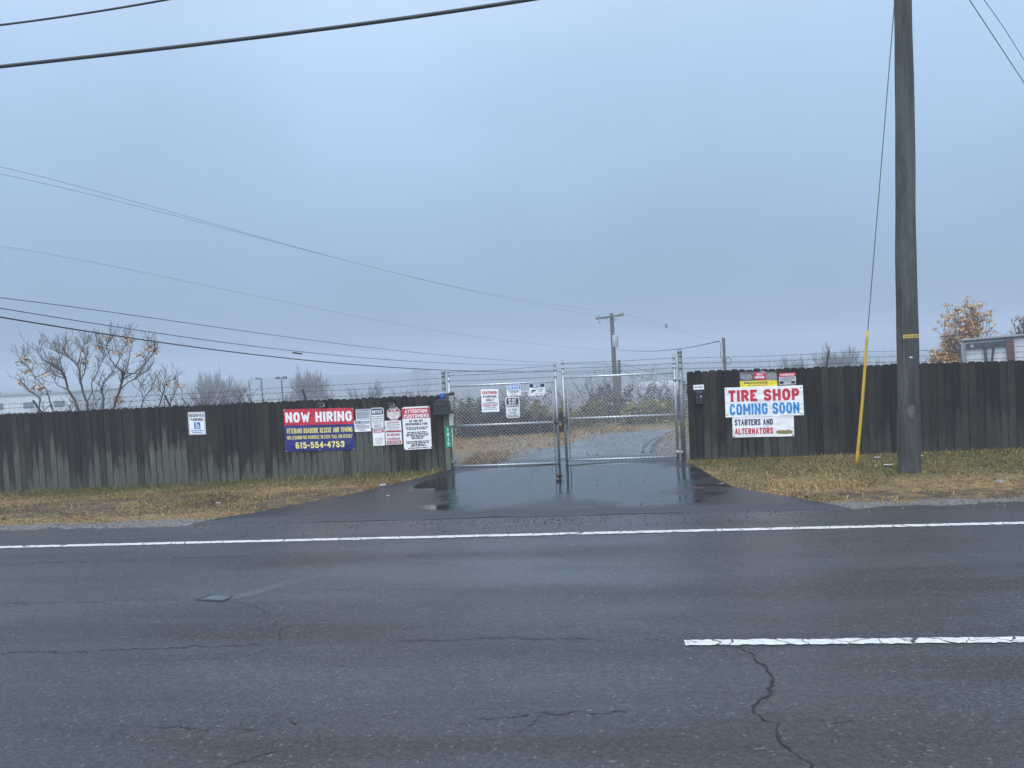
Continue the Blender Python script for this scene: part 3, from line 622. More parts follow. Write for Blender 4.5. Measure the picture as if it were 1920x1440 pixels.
bits('yard_gravel', [(rnd.uniform(-3, 3.2), rnd.uniform(15.9, 26)) for k in range(1600)], .012, .04, [(.25, .245, .23), (.14, .135, .125), (.08, .075, .07)], lambda x, y: float(zg(x, y))+.02)

# ------------------------------------------------------------------ grass
def in_apron(x, y): return (x > ep(AL)(y)-.02) & (x < ep(AR)(y)+.02) if y < 15.75 else False
def blades(name, pts, hmin, hmax, wid, palette, flat=.6, label=None):
    pts = np.array(pts); n_ = len(pts); a = rng.uniform(0, 2*np.pi, n_); h = rng.uniform(hmin, hmax, n_); ln = rng.uniform(.2, 1, n_)*flat*2.2*h
    d = np.stack([np.cos(a), np.sin(a)], 1); pr = np.stack([-d[:, 1], d[:, 0]], 1); w_ = wid*rng.uniform(.6, 1.3, n_)
    zz = zg(pts[:, 0], pts[:, 1])-.012+.03*(vnoise(pts[:, 0], pts[:, 1], 1.3, 1)-.5)*bell(pts[:, 1], 10.5, 14.9, .15)
    b0 = np.column_stack([pts-pr*w_[:, None], zz]); b1 = np.column_stack([pts+pr*w_[:, None], zz])
    m1 = np.column_stack([pts+d*(ln*.35)[:, None]-pr*w_[:, None]*.7, zz+h*.7]); m2 = np.column_stack([pts+d*(ln*.35)[:, None]+pr*w_[:, None]*.7, zz+h*.7]); tp = np.column_stack([pts+d*ln[:, None], zz+h*(1-.35*flat)])
    V = np.stack([b0, b1, m2, m1, tp], 1).reshape(-1, 3); pal = np.array(palette(pts), float); c = np.repeat(np.column_stack([pal*rng.uniform(.7, 1.3, (n_, 1)), np.ones(n_)]), 5, axis=0)
    me = bpy.data.meshes.new(name); F = []
    for i in range(n_): q = 5*i; F += [(q, q+1, q+2, q+3), (q+3, q+2, q+4)]
    me.from_pydata(V.tolist(), [], F); me.update(); ca = me.color_attributes.new('col', 'FLOAT_COLOR', 'POINT'); ca.data.foreach_set('color', c.astype(np.float32).ravel())
    me.materials.append(M['blade']); o = bpy.data.objects.new(name, me); COL.objects.link(o); return kind(o, 'stuff')
STRAW = np.array([.29, .20, .075]); BRN = np.array([.115, .070, .033]); GRN = np.array([.105, .105, .026]); PALE = np.array([.38, .28, .125])
def palette_verge(p):
    x, y = p[:, 0], p[:, 1]; n_ = len(x); g = np.where(x < -1, .85*sst(13.9, 14.7, y)+.12, .38+.35*sst(3, 8, x)*sst(11.5, 12.6, y)-.3*(y < 11.8))
    g = g+.9*(vnoise(x, y, 1.1, 9)-.5); b = .35+1.2*(vnoise(x, y, .9, 12)-.5)
    u = rng.uniform(0, 1, n_)[:, None]; r2 = rng.uniform(0, 1, n_)[:, None]
    c = np.where(u < np.clip(b, .05, .9)[:, None], BRN, np.where(r2 < .25, PALE, STRAW)); return np.where(rng.uniform(0, 1, n_)[:, None] < np.clip(g, .03, .95)[:, None], GRN, c)
def scatter(n_, x0, x1, y0, y1, keep):
    out = []
    while len(out) < n_:
        x = rng.uniform(x0, x1, n_); y = rng.uniform(y0, y1, n_); ok = keep(x, y); out += list(zip(x[ok], y[ok]))
    return out[:n_]
al = np.array(AL); ar = np.array(AR)
keepL = lambda x, y: (x < np.interp(y, al[:, 0], al[:, 1])-.05) & (rng.uniform(0, 1, len(x)) < .15+1.25*sst(.40, .60, vnoise(x, y, .8, 20)*.5+vnoise(x, y, 2.6, 21)*.3+.25*sst(11, 14.5, y)))
keepR = lambda x, y: (x > np.interp(y, ar[:, 0], ar[:, 1])+.05) & (rng.uniform(0, 1, len(x)) < .15+1.2*sst(.36, .56, vnoise(x, y, .8, 30)*.5+vnoise(x, y, 2.6, 31)*.3+.28*sst(10.9, 13, y)))
blades('verge_grass', scatter(34000, -14.5, -2.7, 10.85, 14.95, keepL), .02, .065, .0058, palette_verge, 1.0)
blades('verge_grass', scatter(2600, -14.5, -3.0, 14.55, 14.98, lambda x, y: x < np.interp(y, al[:, 0], al[:, 1])-.04), .05, .14, .005, palette_verge, .4)
blades('verge_grass', scatter(26000, 1.6, 10.5, 10.8, 14.95, keepR), .02, .07, .0058, palette_verge, 1.0)
blades('verge_grass', scatter(1200, 1.75, 10.5, 14.6, 14.98, lambda x, y: x > 0), .04, .11, .005, palette_verge, .5)
def pal_yard(p):
    n_ = len(p); u = rng.uniform(0, 1, n_)[:, None]; return np.where(u < .25, PALE, np.where(u < .65, STRAW*np.array([1.1, .9, .75]), BRN))
inL = np.array([(15.3, -2.0), (16.2, -1.62), (18, -1.15), (20, -.75), (22, -.35), (24.5, .35), (27.5, 1.8)]); inR = np.array([(15.3, 1.2), (17, 1.22), (19, 1.45), (21, 1.72), (24, 2.15), (27.5, 2.9)])
offd = lambda x, y: (x < np.interp(y, inL[:, 0], inL[:, 1])-.15) | (x > np.interp(y, inR[:, 0], inR[:, 1])+.15)
blades('yard_dry_grass', scatter(4200, -8, -.6, 20.5, 27.5, lambda x, y: offd(x, y) & (rng.uniform(0, 1, len(x)) < sst(.35, .6, vnoise(x, y, .5, 40)+.2*sst(19, 23, y)))), .04, .12, .010, pal_yard, .9)
blades('yard_dry_grass', scatter(3200, 1.9, 8, 20.5, 28, lambda x, y: offd(x, y) & (rng.uniform(0, 1, len(x)) < sst(.4, .6, vnoise(x, y, .6, 44)+.25*sst(21, 25, y)))), .04, .12, .010, pal_yard, .9)
blades('yard_dry_grass', scatter(1500, -2.75, -1.9, 15.3, 17.5, lambda x, y: offd(x, y)), .05, .2, .007, pal_yard, .7)
blades('yard_dry_grass', scatter(5200, -7, 7.5, 26.5, 33.5, lambda x, y: offd(x, y)), .05, .15, .014, lambda p: np.where(rng.uniform(0, 1, len(p))[:, None] < .25, GRN*1.1, pal_yard(p)), .9)
# fallen leaves and scraps
def leafbits(name, pts, s0, s1, cols, dz=.02):
    mb = MB()
    for x, y in pts:
        s = rnd.uniform(s0, s1); a = rnd.uniform(0, 6.28); z = float(zg(x, y))+dz; ca, sa = math.cos(a), math.sin(a); c = rnd.choice(cols)
        L_ = [(-1, 0, 0), (-.3, .5, .25), (.5, .42, .12), (1, 0, .4), (.5, -.42, .05), (-.3, -.5, .3)]
        mb.add([(x+s*(p*ca-q*sa), y+s*(p*sa+q*ca), z+s*r*.8) for p, q, r in L_], [(0, 1, 2, 3), (0, 3, 4, 5)], c)
    return mb
LB = [(.11, .045, .025), (.16, .075, .035), (.09, .05, .03), (.22, .13, .06)]
pl_ = [(x, y) for x, y in [(rnd.uniform(-13, -3), rnd.uniform(11, 14.9)) for k in range(420)] if x < ep(AL)(y)-.05]+[(x, y) for x, y in [(rnd.uniform(1.8, 10), rnd.uniform(11, 14.9)) for k in range(300)] if x > ep(AR)(y)+.05]
kind(leafbits('fallen_leaves', pl_, .02, .05, LB, .03).build('fallen_leaves', M['leaf']), 'stuff')
def leafpile(name, label, px, k, s, cols, spread):
    P = gpz(*px); mb = MB(); o = thing(name, label, 'leaf' if k < 3 else 'leaves', P)
    for i in range(k):
        x, y = P[0]+rnd.gauss(0, spread), P[1]+rnd.gauss(0, spread)
        t_ = leafbits('', [(x, y)], s*.7, s*1.2, cols, .055+.02*(i % 3) if k > 1 else .045); mb.add(t_.v, t_.f, cols[i % len(cols)])
    mb.build('leaf_blades', M['leaf'], o)
leafpile('leaf_clump', 'clump of soggy red brown leaves in the middle of the wet black apron', (1048, 902), 12, .055, [(.10, .035, .025), (.14, .05, .03), (.07, .03, .02)], .035)
leafpile('fallen_leaf', 'single tan leaf lying on the left side of the black apron', (727, 936), 1, .055, [(.36, .25, .13)], 0)
leafpile('fallen_leaf', 'orange brown leaf floating on the puddle by the right grass edge', (1312, 924), 2, .07, [(.26, .12, .07), (.2, .1, .06)], .03)
leafpile('leaf_clump', 'dark red leaf clump caught under the bottom rail of the left gate', (925, 873), 9, .05, [(.09, .03, .03), (.13, .04, .03)], .04)
leafpile('leaf_clump', 'brownish green leaf tuft under the left gate rail near its hinge side', (890, 876), 8, .045, [(.10, .08, .03), (.14, .1, .04)], .03)
leafpile('leaf_clump', 'heap of rusty leaves beside the dented can at the left apron edge', (737, 907), 10, .05, [(.17, .07, .035), (.12, .05, .03)], .06)

# ================================================================== FENCES
FY = 15.0
def fence(name, label, x0, x1, topf, stainf, seed):
    rg = random.Random(seed); root = thing(name, label, 'fence', ((x0+x1)/2, FY, 0)); mb = MB(); at = []; ac = []
    x = x0; p = .138
    while x < x1-.03:
        w_ = min(p-.0012, x1-x); tz = topf(x)+rg.uniform(-.012, .012); bz = float(zg(x, FY))-.05; y0 = FY+rg.uniform(-.006, .006); cx = x+w_/2; tl = rg.uniform(-.0012, .0012); d = .027
        out = [(cx-w_/2, bz, 0), (cx+w_/2, bz, 1), (cx+w_/2+tl, tz-d, 1), (cx+w_/2-d+tl, tz, .78), (cx-w_/2+d+tl, tz, .22), (cx-w_/2+tl, tz-d, 0)]
        V = [(a, y0, b) for a, b, u in out]+[(a, y0+.018, b) for a, b, u in out]
        mb.add(V, [(0, 1, 2, 3, 4, 5), (11, 10, 9, 8, 7, 6)]+[(i, 6+i, 6+(i+1) % 6, (i+1) % 6) for i in range(6)])
        st, amt = stainf(x, rg); at += [(st, rg.random(), amt, 1)]*12; ac += [(u, (b-bz)/(tz-bz), 0, 1) for k in (0, 1) for a, b, u in out]
        x += p
    mb.attrs['board'] = at; mb.attrs['across'] = ac
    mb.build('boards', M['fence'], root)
    for h in (.35, 1.3):
        mb = MB(); zs = [(xx, float(zg(xx, FY))+h) for xx in (x0, (x0+x1)/2, x1)]
        mb.tube([(xx, FY+.046, z) for xx, z in zs], .036, 4, phase=math.pi/4); mb.build('rail', M['rail_wood'], root)
    return root
topL = lambda x: float(np.interp(x, [-30, -12.5, -7.5, -2.8], [1.52, 1.54, 1.56, 1.545]))
topR = lambda x: float(np.interp(x, [1.7, 5, 7.9, 26], [1.79, 1.755, 1.72, 1.66]))
def stainL(x, rg):
    b = float(np.interp(x, [-14, -12.4, -11.6, -10.9, -10.4, -9.6, -9.1, -8.6, -7.9, -7.3, -6.7, -6.1, -5.7, -5.55, -4.5, -4.2, -3.6, -2.8], [.30, .36, .48, .38, .26, .34, .46, .48, .34, .22, .16, .18, .34, .80, .75, .36, .2, .10]))
    return b+rg.choice([-.30, -.16, -.05, .02, .08, .18])*(.3 if -5.6 < x < -4.4 else 1)+.10, (1.0 if x < -4.3 else .75) if rg.random() < .9 else .35
def stainR(x, rg):
    b = .24+.14*math.sin(x*2.1)+rg.uniform(-.16, .3); return b, (.6 if x < 4 else .38)*rg.uniform(.2, 1)
fenceL = fence('wooden_fence', 'long dark board fence left of the gate, pale bare wood along its lower half', -31, -2.93, topL, stainL, 3)
fenceR = fence('wooden_fence', 'taller blackened board fence right of the gate, behind the yellow guy guard', 1.80, 26, topR, stainR, 4)

# barbed wire above the fences
def barbed(name, label, ends, arms, group=None):
    root = thing(name, label, 'barbed wire', ends[0][0])
    for a, b in ends:
        a, b = np.array(a), np.array(b); k = 40; P = [a+(b-a)*t for t in np.linspace(0, 1, k)]
        for i, q in enumerate(P): q[2] -= .018*math.sin(i/(k-1)*math.pi*max(1, round(np.linalg.norm(b-a)/3)))**2
        mb = MB(); mb.tube(P, .0034, 4)
        L_ = np.linalg.norm(b-a); 
        for d in np.arange(.1, min(L_, 16), .125):
            q = a+(b-a)*(d/L_); q = q+np.array([0, 0, -.018*math.sin(d/L_*math.pi*max(1, round(L_/3)))**2])
            for s in (1, -1): mb.tube([q+np.array([-.012, s*.01, -.016]), q+np.array([.012, -s*.01, .016])], .002, 3, cap=False)
        mb.build('strand', M['barb'], root)
    for a, b in arms:
        mb = MB(); mb.tube([a, b], .021, 4, phase=.785); mb.build('angle_arm', M['arm'], root)
sl = [(py(828, y, FY+.12), py(360, y2, FY+.12)) for y, y2 in ((709, 737), (719.5, 746), (732, 757))]
ends = [(tuple(a), tuple(a+(b-a)*4.2)) for a, b in sl]
barbed('barbed_wire', 'three barbed strands and dark leaning arms above the lower left fence', ends, [(py(x0, y0, FY+.16), py(x1, y1, FY+.05)) for x0, y0, x1, y1 in ((62, 751, 80, 776), (309, 741, 321, 766), (567, 730, 576, 756))]+[(( -16.1, FY+.16, 1.77), (-15.95, FY+.05, 1.5))])
ends = []
for y in (671.5, 681.5, 691.5):
    a = py(1280, y, FY+.12); ends.append((tuple(a), (24, FY+.12, a[2]-.075*(24-a[0])/6.2)))
barbed('barbed_wire', 'three barbed strands with one dark arm above the right fence', ends, [(py(1554, 658, FY+.14), py(1549, 692, FY+.05)), (( 8.9, FY+.14, 2.0), (8.85, FY+.05, 1.65))])

# ================================================================== GATE
GY = 15.0
def leaf(label, xl, xr, zb, zt, zmid, zpl, zpr, strand_z, hinge_x, double_x):
    root = thing('gate_leaf', label, 'gate', (xl, GY, zb), 'chain link gate leaves')
    r = .026
    for x, zt_ in ((xl, zpl), (xr, zpr)):
        mb = MB(); mb.tube([(x, GY, zb-.02), (x, GY, zt_)], r, 12); mb.lathe((x, GY, zt_), [(r, 0), (r*.9, .012), (r*.4, .02), (.002, .021)], 12); mb.build('stile', M['galv'], root, True)
    mb = MB(); mb.tube([(double_x, GY-.002, zb+.03), (double_x, GY-.002, zt-.02)], .010, 8); mb.build('tension_bar', M['galv'], root, True)
    for z0, z1, nm in ((zt[0] if isinstance(zt, tuple) else zt, None, 'top_rail'), (zmid, None, 'middle_rail'), (zb+.03, None, 'bottom_rail')):
        mb = MB(); mb.tube([(xl+r, GY, z0), (xr-r, GY, z0)], .021, 12); mb.build(nm, M['galv_bright'], root, True)
    # woven mesh: two families of diagonal wires clipped to the frame
    mb = MB(); s = .0735; a0, a1, b0, b1 = xl+.03, xr-.03, zb+.03, zt; Wd, Hd = a1-a0, b1-b0
    for fam, yy in ((1, -.0275), (-1, -.0315)):
        c = -Hd
        while c < Wd:
            t0, t1 = max(0, -c), min(Hd, Wd-c)
            if t1-t0 > .02:
                x_0, x_1 = (a0+c+t0, a0+c+t1) if fam == 1 else (a1-c-t0, a1-c-t1)
                mb.tube([(x_0, GY+yy, b0+t0), (x_1, GY+yy, b0+t1)], .0031, 3, cap=False)
            c += s
    mb.build('chain_link_mesh', M['wire'], root)
    for z0, z1 in strand_z:
        mb = MB(); k = 14; P = [(lerp(xl, xr, t), GY-.03, lerp(z0, z1, t)-.012*math.sin(t*math.pi)) for t in np.linspace(0, 1, k)]; mb.tube(P, .0036, 4)
        for x, z in ((xl, z0), (xr, z1)): mb.box((x, GY-.028, z), (.05, .012, .014))
        for d in np.arange(.1, xr-xl, .125):
            t = d/(xr-xl); q = np.array([xl+d, GY-.03, lerp(z0, z1, t)-.012*math.sin(t*math.pi)])
            for sg in (1, -1): mb.tube([q+np.array([-.012, sg*.01, -.015]), q+np.array([.012, -sg*.01, .015])], .002, 3, cap=False)
        mb.build('barbed_strand', M['barb'], root)
    for z in (zb+.12, zt-.13):
        mb = MB(); sg = -1 if hinge_x < xl else 1
        mb.lathe((xl if sg < 0 else xr, GY, z), [(.028, -.03), (.036, -.028), (.036, .028), (.028, .03)], 12); mb.tube([((xl if sg < 0 else xr), GY-.03, z), (hinge_x, GY-.035, z)], .013, 8); mb.lathe((hinge_x, GY-.045, z), [(.02, -.028), (.024, -.02), (.024, .02), (.02, .028)], 8); mb.build('hinge', M['galv'], root, True)
    # ties along the top rail
    for x in np.arange(xl+.12, xr-.05, .13):
        mb = MB(); mb.tube([(x, GY-.03, zt-.035), (x+.008, GY-.03, zt+.012), (x+.014, GY, zt+.028), (x+.02, GY+.024, zt)], .003, 4, cap=False); mb.build('wire_tie', M['wire'], root)
    return root
leaf('left chain link gate leaf, slightly lower, hung with four small signs', -2.83, -.72, .08, 1.705, .915, 2.04, 2.05, ((1.985, 2.02), (1.92, 1.93), (1.815, 1.80)), -2.91, -.79)
leaf('right chain link gate leaf, slightly higher, without any sign', -.57, 1.57, .125, 1.775, .97, 2.11, 2.13, ((2.06, 2.06), (1.96, 1.955), (1.855, 1.87)), 1.645, -.50)
# chain and padlock joining the leaves
t = thing('gate_chain', 'dark chain with padlock holding the two gate leaves together', 'chain', (-.64, GY, .94)); 
for i in range(11):
    a = i/10*math.pi*2; cx, cz = -.645+.115*math.cos(a), .945+.055*math.sin(a)+.02*math.cos(a); q = []
    for k in range(9):
        b = k/8*2*math.pi; u, v_ = .033*math.cos(b), .016*math.sin(b); tx, tz = -math.sin(a), math.cos(a)*.6
        l = math.hypot(tx, tz); tx, tz = tx/l, tz/l
        if i % 2: q.append((cx+u*tx-v_*tz, GY-.05, cz+u*tz+v_*tx))
        else: q.append((cx+u*tx, GY-.05+v_, cz+u*tz))
    mb = MB(); mb.tube(q, .0065, 6, cap=False); mb.build('link', M['chain'], t, True)
mb = MB(); mb.box((-.66, GY-.065, .865), (.05, .024, .045)); lk = mb.build('padlock_body', M['brass'], t, bevel=.004)
mb = MB(); mb.tube([(-.675, GY-.065, .885), (-.675, GY-.065, .91), (-.66, GY-.065, .925), (-.645, GY-.065, .91), (-.645, GY-.065, .885)], .005, 6); mb.build('shackle', M['galv'], lk, True)
# posts
def round_post(label, x, y, z0, z1, r, mat, cap=True):
    t = thing('gate_post', label, 'post', (x, y, z0)); mb = MB(); mb.tube([(x, y, z0), (x, y, z1)], r, 16); mb.build('tube', mat, t, True)
    mb = MB(); mb.lathe((x, y, z1), [(r*1.08, -.03), (r*1.08, .005), (r*.95, .025), (r*.6, .045), (r*.15, .054), (.001, .055)], 16); mb.build('post_cap', mat, t, True); 
    mb = MB()
    for z in np.linspace(z1-.32, z1-.08, 3): mb.box((x, y-r, z), (.05, .02, .016))
    mb.build('wire_clips', M['arm'], t); return t
round_post('thick capped steel post right of the gate, against the right fence', 1.685, FY+.02, .02, 2.17, .044, M['galv_dull'])
round_post('slimmer steel post at the left fence end, above the mailbox', -2.955, FY+.10, -.05, 1.985, .036, M['galv_dull'])
t = thing('wooden_post', 'square green stained timber post with the green number plate', 'post', (-2.905, FY-.06, 0))
mb = MB(); mb.box((-2.905, FY-.065, .765), (.098, .098, 1.60)); mb.build('timber', M['green_post'], t, bevel=.006)
# mailbox with a small blue tub on top
P0 = py(830, 775, FY-.16)
t = thing('mailbox', 'rounded black plastic mailbox at the left gate post', 'mailbox', P0); x_, z_ = P0[0], P0[2]
mb = MB(); w2, hh = .155, .29; prof = [(-w2, 0), (w2, 0), (w2, hh*.6)]+[(w2*math.cos(a), hh*.6+hh*.4*math.sin(a)) for a in np.linspace(.2, math.pi-.2, 9)]+[(-w2, hh*.6)]; k = len(prof)
mb.add([(x_+a, FY-.26, z_+b) for a, b in prof]+[(x_+a, FY-.035, z_+b) for a, b in prof], [tuple(range(k)), tuple(range(2*k-1, k-1, -1))]+[(i, k+i, k+(i+1) % k, (i+1) % k) for i in range(k)]); mb.build('body', M['black_plastic'], t, bevel=.008)
mb = MB(); mb.box((x_, FY-.268, z_+.17), (.27, .016, .03)); mb.build('slot_flap', M['black_plastic'], t, bevel=.004)
mb = MB(); mb.box((x_, FY-.255, z_-.006), (.335, .06, .022)); mb.build('bottom_lip', M['black_plastic'], t, bevel=.004)
mb = MB(); mb.box((x_+.185, FY-.2, z_+.02), (.07, .02, .018)); mb.box((x_+.21, FY-.2, z_+.05), (.014, .02, .07)); mb.build('side_flag', M['black_plastic'], t)
t = thing('blue_tub', 'small bright blue tub standing on the black mailbox', 'tub', (x_+.01, FY-.15, z_+hh)); mb = MB(); mb.lathe((x_+.01, FY-.15, z_+hh-.004), [(.045, 0), (.05, .05), (.052, .075), (.046, .08)], 14); mb.build('tub_body', M['blue_plastic'], t, True)
mb = MB(); mb.lathe((x_+.01, FY-.15, z_+hh+.077), [(.055, 0), (.055, .016), (.048, .02)], 14); mb.build('lid', M['blue_plastic'], t, True)
a = py(843.5, 777, FY-.13); b = py(849.5, 798, FY-.13); t = thing('junction_box', 'pale grey electrical box on the green post above the number plate', 'box', ((a[0]+b[0])/2, FY-.14, b[2]))
mb = MB(); mb.box(((a[0]+b[0])/2, FY-.145, (a[2]+b[2])/2), (.085, .06, a[2]-b[2])); mb.build('housing', M['box_grey'], t, bevel=.006); mb = MB(); mb.box(((a[0]+b[0])/2, FY-.178, (a[2]+b[2])/2), (.072, .006, a[2]-b[2]-.02)); mb.build('cover', M['box_grey'], t, bevel=.002)
mb = MB(); mb.tube([((a[0]+b[0])/2, FY-.13, b[2]), ((a[0]+b[0])/2, FY-.13, .12)], .010, 8); mb.build('conduit', M['box_grey'], t, True)
# camera on the left post
q = py(848, 738, FY-.1); t = thing('security_camera', 'tiny dark camera clamped beside the left gate hinge', 'camera', q)
mb = MB(); mb.lathe(q, [(.028, -.06), (.034, -.05), (.034, .03), (.026, .045)], 12, 'x'); mb.build('camera_body', M['black_plastic'], t, True)
mb = MB(); mb.tube([q+np.array([-.05, 0, 0]), q+np.array([-.09, .06, -.03])], .012, 8); mb.build('bracket', M['galv_dull'], t, True); mb = MB(); mb.lathe(q+np.array([.046, 0, 0]), [(.022, 0), (.02, .006)], 12, 'x'); mb.build('lens', M['lamp_lens'], t, True)
# solar lights
for label, x0, y0, x1, y1 in (('small solar light on the fence above the now hiring banner', 598, 755, 612, 762), ('small solar light on the fence above the red octagon sign', 728, 753.5, 742.5, 761)):
    a, b = py(x0, y0, FY), py(x1, y1, FY); cx = (a[0]+b[0])/2; zc = (a[2]+b[2])/2; w_ = b[0]-a[0]; t = thing('solar_light', label, 'lamp', (cx, FY, zc), 'solar lights on the left fence')
    mb = MB(); mb.add([(cx-w_/2, FY-.008, zc-.04), (cx+w_/2, FY-.008, zc-.04), (cx+w_/2, FY-.008, zc+.045), (cx-w_/2, FY-.008, zc+.045), (cx-w_/2, FY-.09, zc-.01), (cx+w_/2, FY-.09, zc-.01), (cx+w_/2, FY-.09, zc+.012), (cx-w_/2, FY-.09, zc+.012)], [(0, 1, 5, 4), (4, 5, 6, 7), (7, 6, 2, 3), (0, 4, 7, 3), (1, 2, 6, 5), (0, 3, 2, 1)]); mb.build('case', M['black_plastic'], t, bevel=.004)
    mb = MB(); mb.box((cx, FY-.062, zc-.036), (w_*.7, .035, .012), rot=[[1, 0, 0], [0, .9, -.43], [0, .43, .9]]); mb.build('lens', M['lamp_lens'], t)
    mb = MB(); mb.box((cx+w_*.42, FY-.093, zc-.012), (.016, .01, .02)); mb.build('sensor', M['white_ink'], t)

# ================================================================== SIGNS
S = Sign('parking_sign', 'white reserved parking sign with blue wheelchair square on the left fence', 'sign', [(352.5, 773), (384, 772), (386.5, 814.5), (355, 815.5)], FY-.012, M['white'])
S.frame(.012, .006, M['navy'], rnd=.02)
S.text([('RESERVED', .08, .085, .93, .215), ('PARKING', .15, .265, .87, .395)], M['navy'], weight=.17)
S.band(.33, .45, .70, .745, M['blue'], 'symbol_field')
mb = MB(); u0, v0 = .50, .6
for pts, w_ in (([(.475, .50), (.485, .575), (.57, .575), (.61, .685), (.645, .675)], .05), ([(.55, .66), (.525, .70), (.475, .705), (.435, .67), (.44, .62), (.465, .595)], .035)):
    V, F = ribbon([(u*S.W, -v*S.H) for u, v in pts], w_*S.W); mb.add([S.m(x/S.W, -z/S.H, S.th+.0052+.0003*len(mb.v) % .001) for x, z in V], F)
mb.add([S.m(.472+.035*math.cos(a), .482+.027*math.sin(a), S.th+.0056) for a in np.linspace(0, 6.28, 11)[:-1]], [tuple(range(10))]); mb.build('wheelchair_symbol', M['white_ink'], S.root)
S.fine([(.14, .88, .80, .035), (.22, .80, .88, .035)], M['blue'], seed=2)

S = Sign('banner', 'large red and blue now hiring towing banner on the left fence', 'banner', [(531.5, 767.5), (663, 764.5), (665.5, 842.5), (536, 847)], FY-.014, M['royal'])
S.poly([(0, 0), (1, 0), (1, .385), (0, .385)], M['red'], 'red_band', .002, S.th)
S.text([('NOW HIRING', .025, .075, .975, .315)], M['white_ink'], weight=.27)
S.text([('VETERANS ROADSIDE RESCUE AND TOWING', .03, .455, .975, .575), ('1815 LEBANON PIKE NASHVILLE TN 37215 "CALL FOR DETAILS"', .03, .63, .975, .715), ('615-554-4753', .15, .785, .855, .935)], M['yellow_ink'], weight=.22)
S.grommets([(.012, .02), (.988, .02), (.012, .98), (.988, .98), (.5, .98)], M['galv'])

S = Sign('notice_board', 'small faded grey sign of fine print above the all vehicles sign', 'sign', [(666.5, 767.5), (693.5, 766.5), (695, 788.5), (668, 789.5)], FY-.012, M['grey_sign'])
S.text([('WE ARE MONITORED', .06, .06, .94, .17)], M['grey_ink'], weight=.2); S.fine([(.08, .92, v, .035) for v in (.27, .36, .45, .54, .63, .72)], M['grey_ink'], seed=3)
S = Sign('vehicle_sign', 'white all vehicles sign with a dark blue heading strip', 'sign', [(664, 789), (694, 788), (696, 808.5), (665.5, 810)], FY-.022, M['white'])
S.band(.05, .05, .95, .27, M['navy'], 'heading_strip'); S.text([('ALL VEHICLES', .09, .085, .91, .235)], M['white_ink'], weight=.22); S.fine([(.08, .7, .36, .04), (.06, .94, .45, .035), (.1, .92, .54, .035), (.06, .94, .63, .035), (.2, .8, .74, .035), (.35, .65, .84, .035)], M['navy'], seed=4)
S = Sign('notice_sign', 'tall white notice sign with rounded navy heading on the left fence', 'sign', [(694.2, 765), (719.3, 764), (721, 803), (696.3, 804.5)], FY-.024, M['white'], rnd=.045)
S.frame(.014, .008, M['navy'], rnd=.035); S.band(.085, .045, .915, .325, M['navy'], 'heading_field', .02)
S.text([('NOTICE', .13, .11, .87, .265)], M['white_ink'], weight=.2); S.text([('PRIVATE PROPERTY', .12, .39, .88, .44), ('NO TRESPASSING', .15, .49, .85, .54), ('VIOLATORS TOWED', .12, .60, .88, .65), ('DRIVERS ONLY', .22, .70, .78, .745)], M['grey_ink'], weight=.2); S.fine([(.2, .82, .81, .028), (.25, .75, .87, .028)], M['grey_ink'], seed=5)
S = Sign('stop_sign', 'red and white octagonal stop sign for all visitors on the left fence', 'sign', [(725.3, 763.2), (750.2, 762.2), (751.2, 787.5), (726.3, 788.5)], FY-.018, M['white'], rnd=0)
bpy.data.objects.remove(S.root.children[0]); oc = lambda r: [(.5+r*math.cos(math.pi/8+k*math.pi/4)/math.cos(math.pi/8)*.5, .5+r*.5*math.sin(math.pi/8+k*math.pi/4)/math.cos(math.pi/8)) for k in range(8)]
S.poly(oc(1), M['white'], 'panel', .008, 0); mb = MB(); A, B = oc(.93), oc(.85)
mb.add([S.m(*p, S.th+.003) for p in A]+[S.m(*p, S.th+.003) for p in B], [(i, (i+1) % 8, 8+(i+1) % 8, 8+i) for i in range(8)]); mb.build('red_border', M['red_dull'], S.root)
q = oc(.84); top = [p for p in q if p[1] < .33]; top.sort(); S.poly([(.12, .37)]+top+[(.88, .37)] if len(top) == 2 else [(.09, .37), (.085, .33)]+top+[(.915, .33), (.91, .37)], M['red_dull'], 'red_field', .002, S.th)
S.text([('STOP', .27, .12, .73, .32)], M['white_ink'], weight=.2, y=.006); S.text([('ALL VISITORS', .16, .44, .84, .52), ('MUST REPORT', .18, .58, .82, .65), ('TO OFFICE', .32, .71, .68, .78)], M['red_dull'], weight=.2); S.fine([(.36, .64, .85, .035)], M['red_dull'], seed=6)
S = Sign('warning_sign', 'small white danger sign with a red heading below the notice sign', 'sign', [(698.8, 804.5), (721, 803.5), (722, 835), (700.3, 836)], FY-.012, M['white'])
S.band(.07, .04, .93, .22, M['red_dull'], 'heading_strip'); S.text([('DANGER', .2, .075, .8, .185)], M['white_ink'], weight=.22); S.fine([(.18, .85, .56, .022), (.14, .88, .64, .022), (.25, .75, .72, .022), (.2, .8, .82, .02), (.3, .7, .88, .02)], M['grey_ink'], seed=7)
S = Sign('customer_sign', 'white customers sign with small red lettering below the octagon', 'sign', [(721.3, 789.2), (751.8, 788), (753.2, 809.5), (722.8, 810.8)], FY-.013, M['white'])
S.text([('CUSTOMERS', .12, .09, .88, .24)], M['red_dull'], weight=.17); S.fine([(.08, .92, .34, .045), (.12, .88, .46, .045), (.08, .92, .58, .045), (.15, .85, .70, .045)], M['grey_ink'], seed=8); S.band(.04, .85, .96, .985, M['red_dull'], 'bottom_strip')
S = Sign('refund_sign', 'white no refunds or exchanges sign with a dark red bottom band', 'sign', [(722.8, 811.2), (753.4, 810), (754.5, 832.5), (723.8, 834)], FY-.013, M['white'])
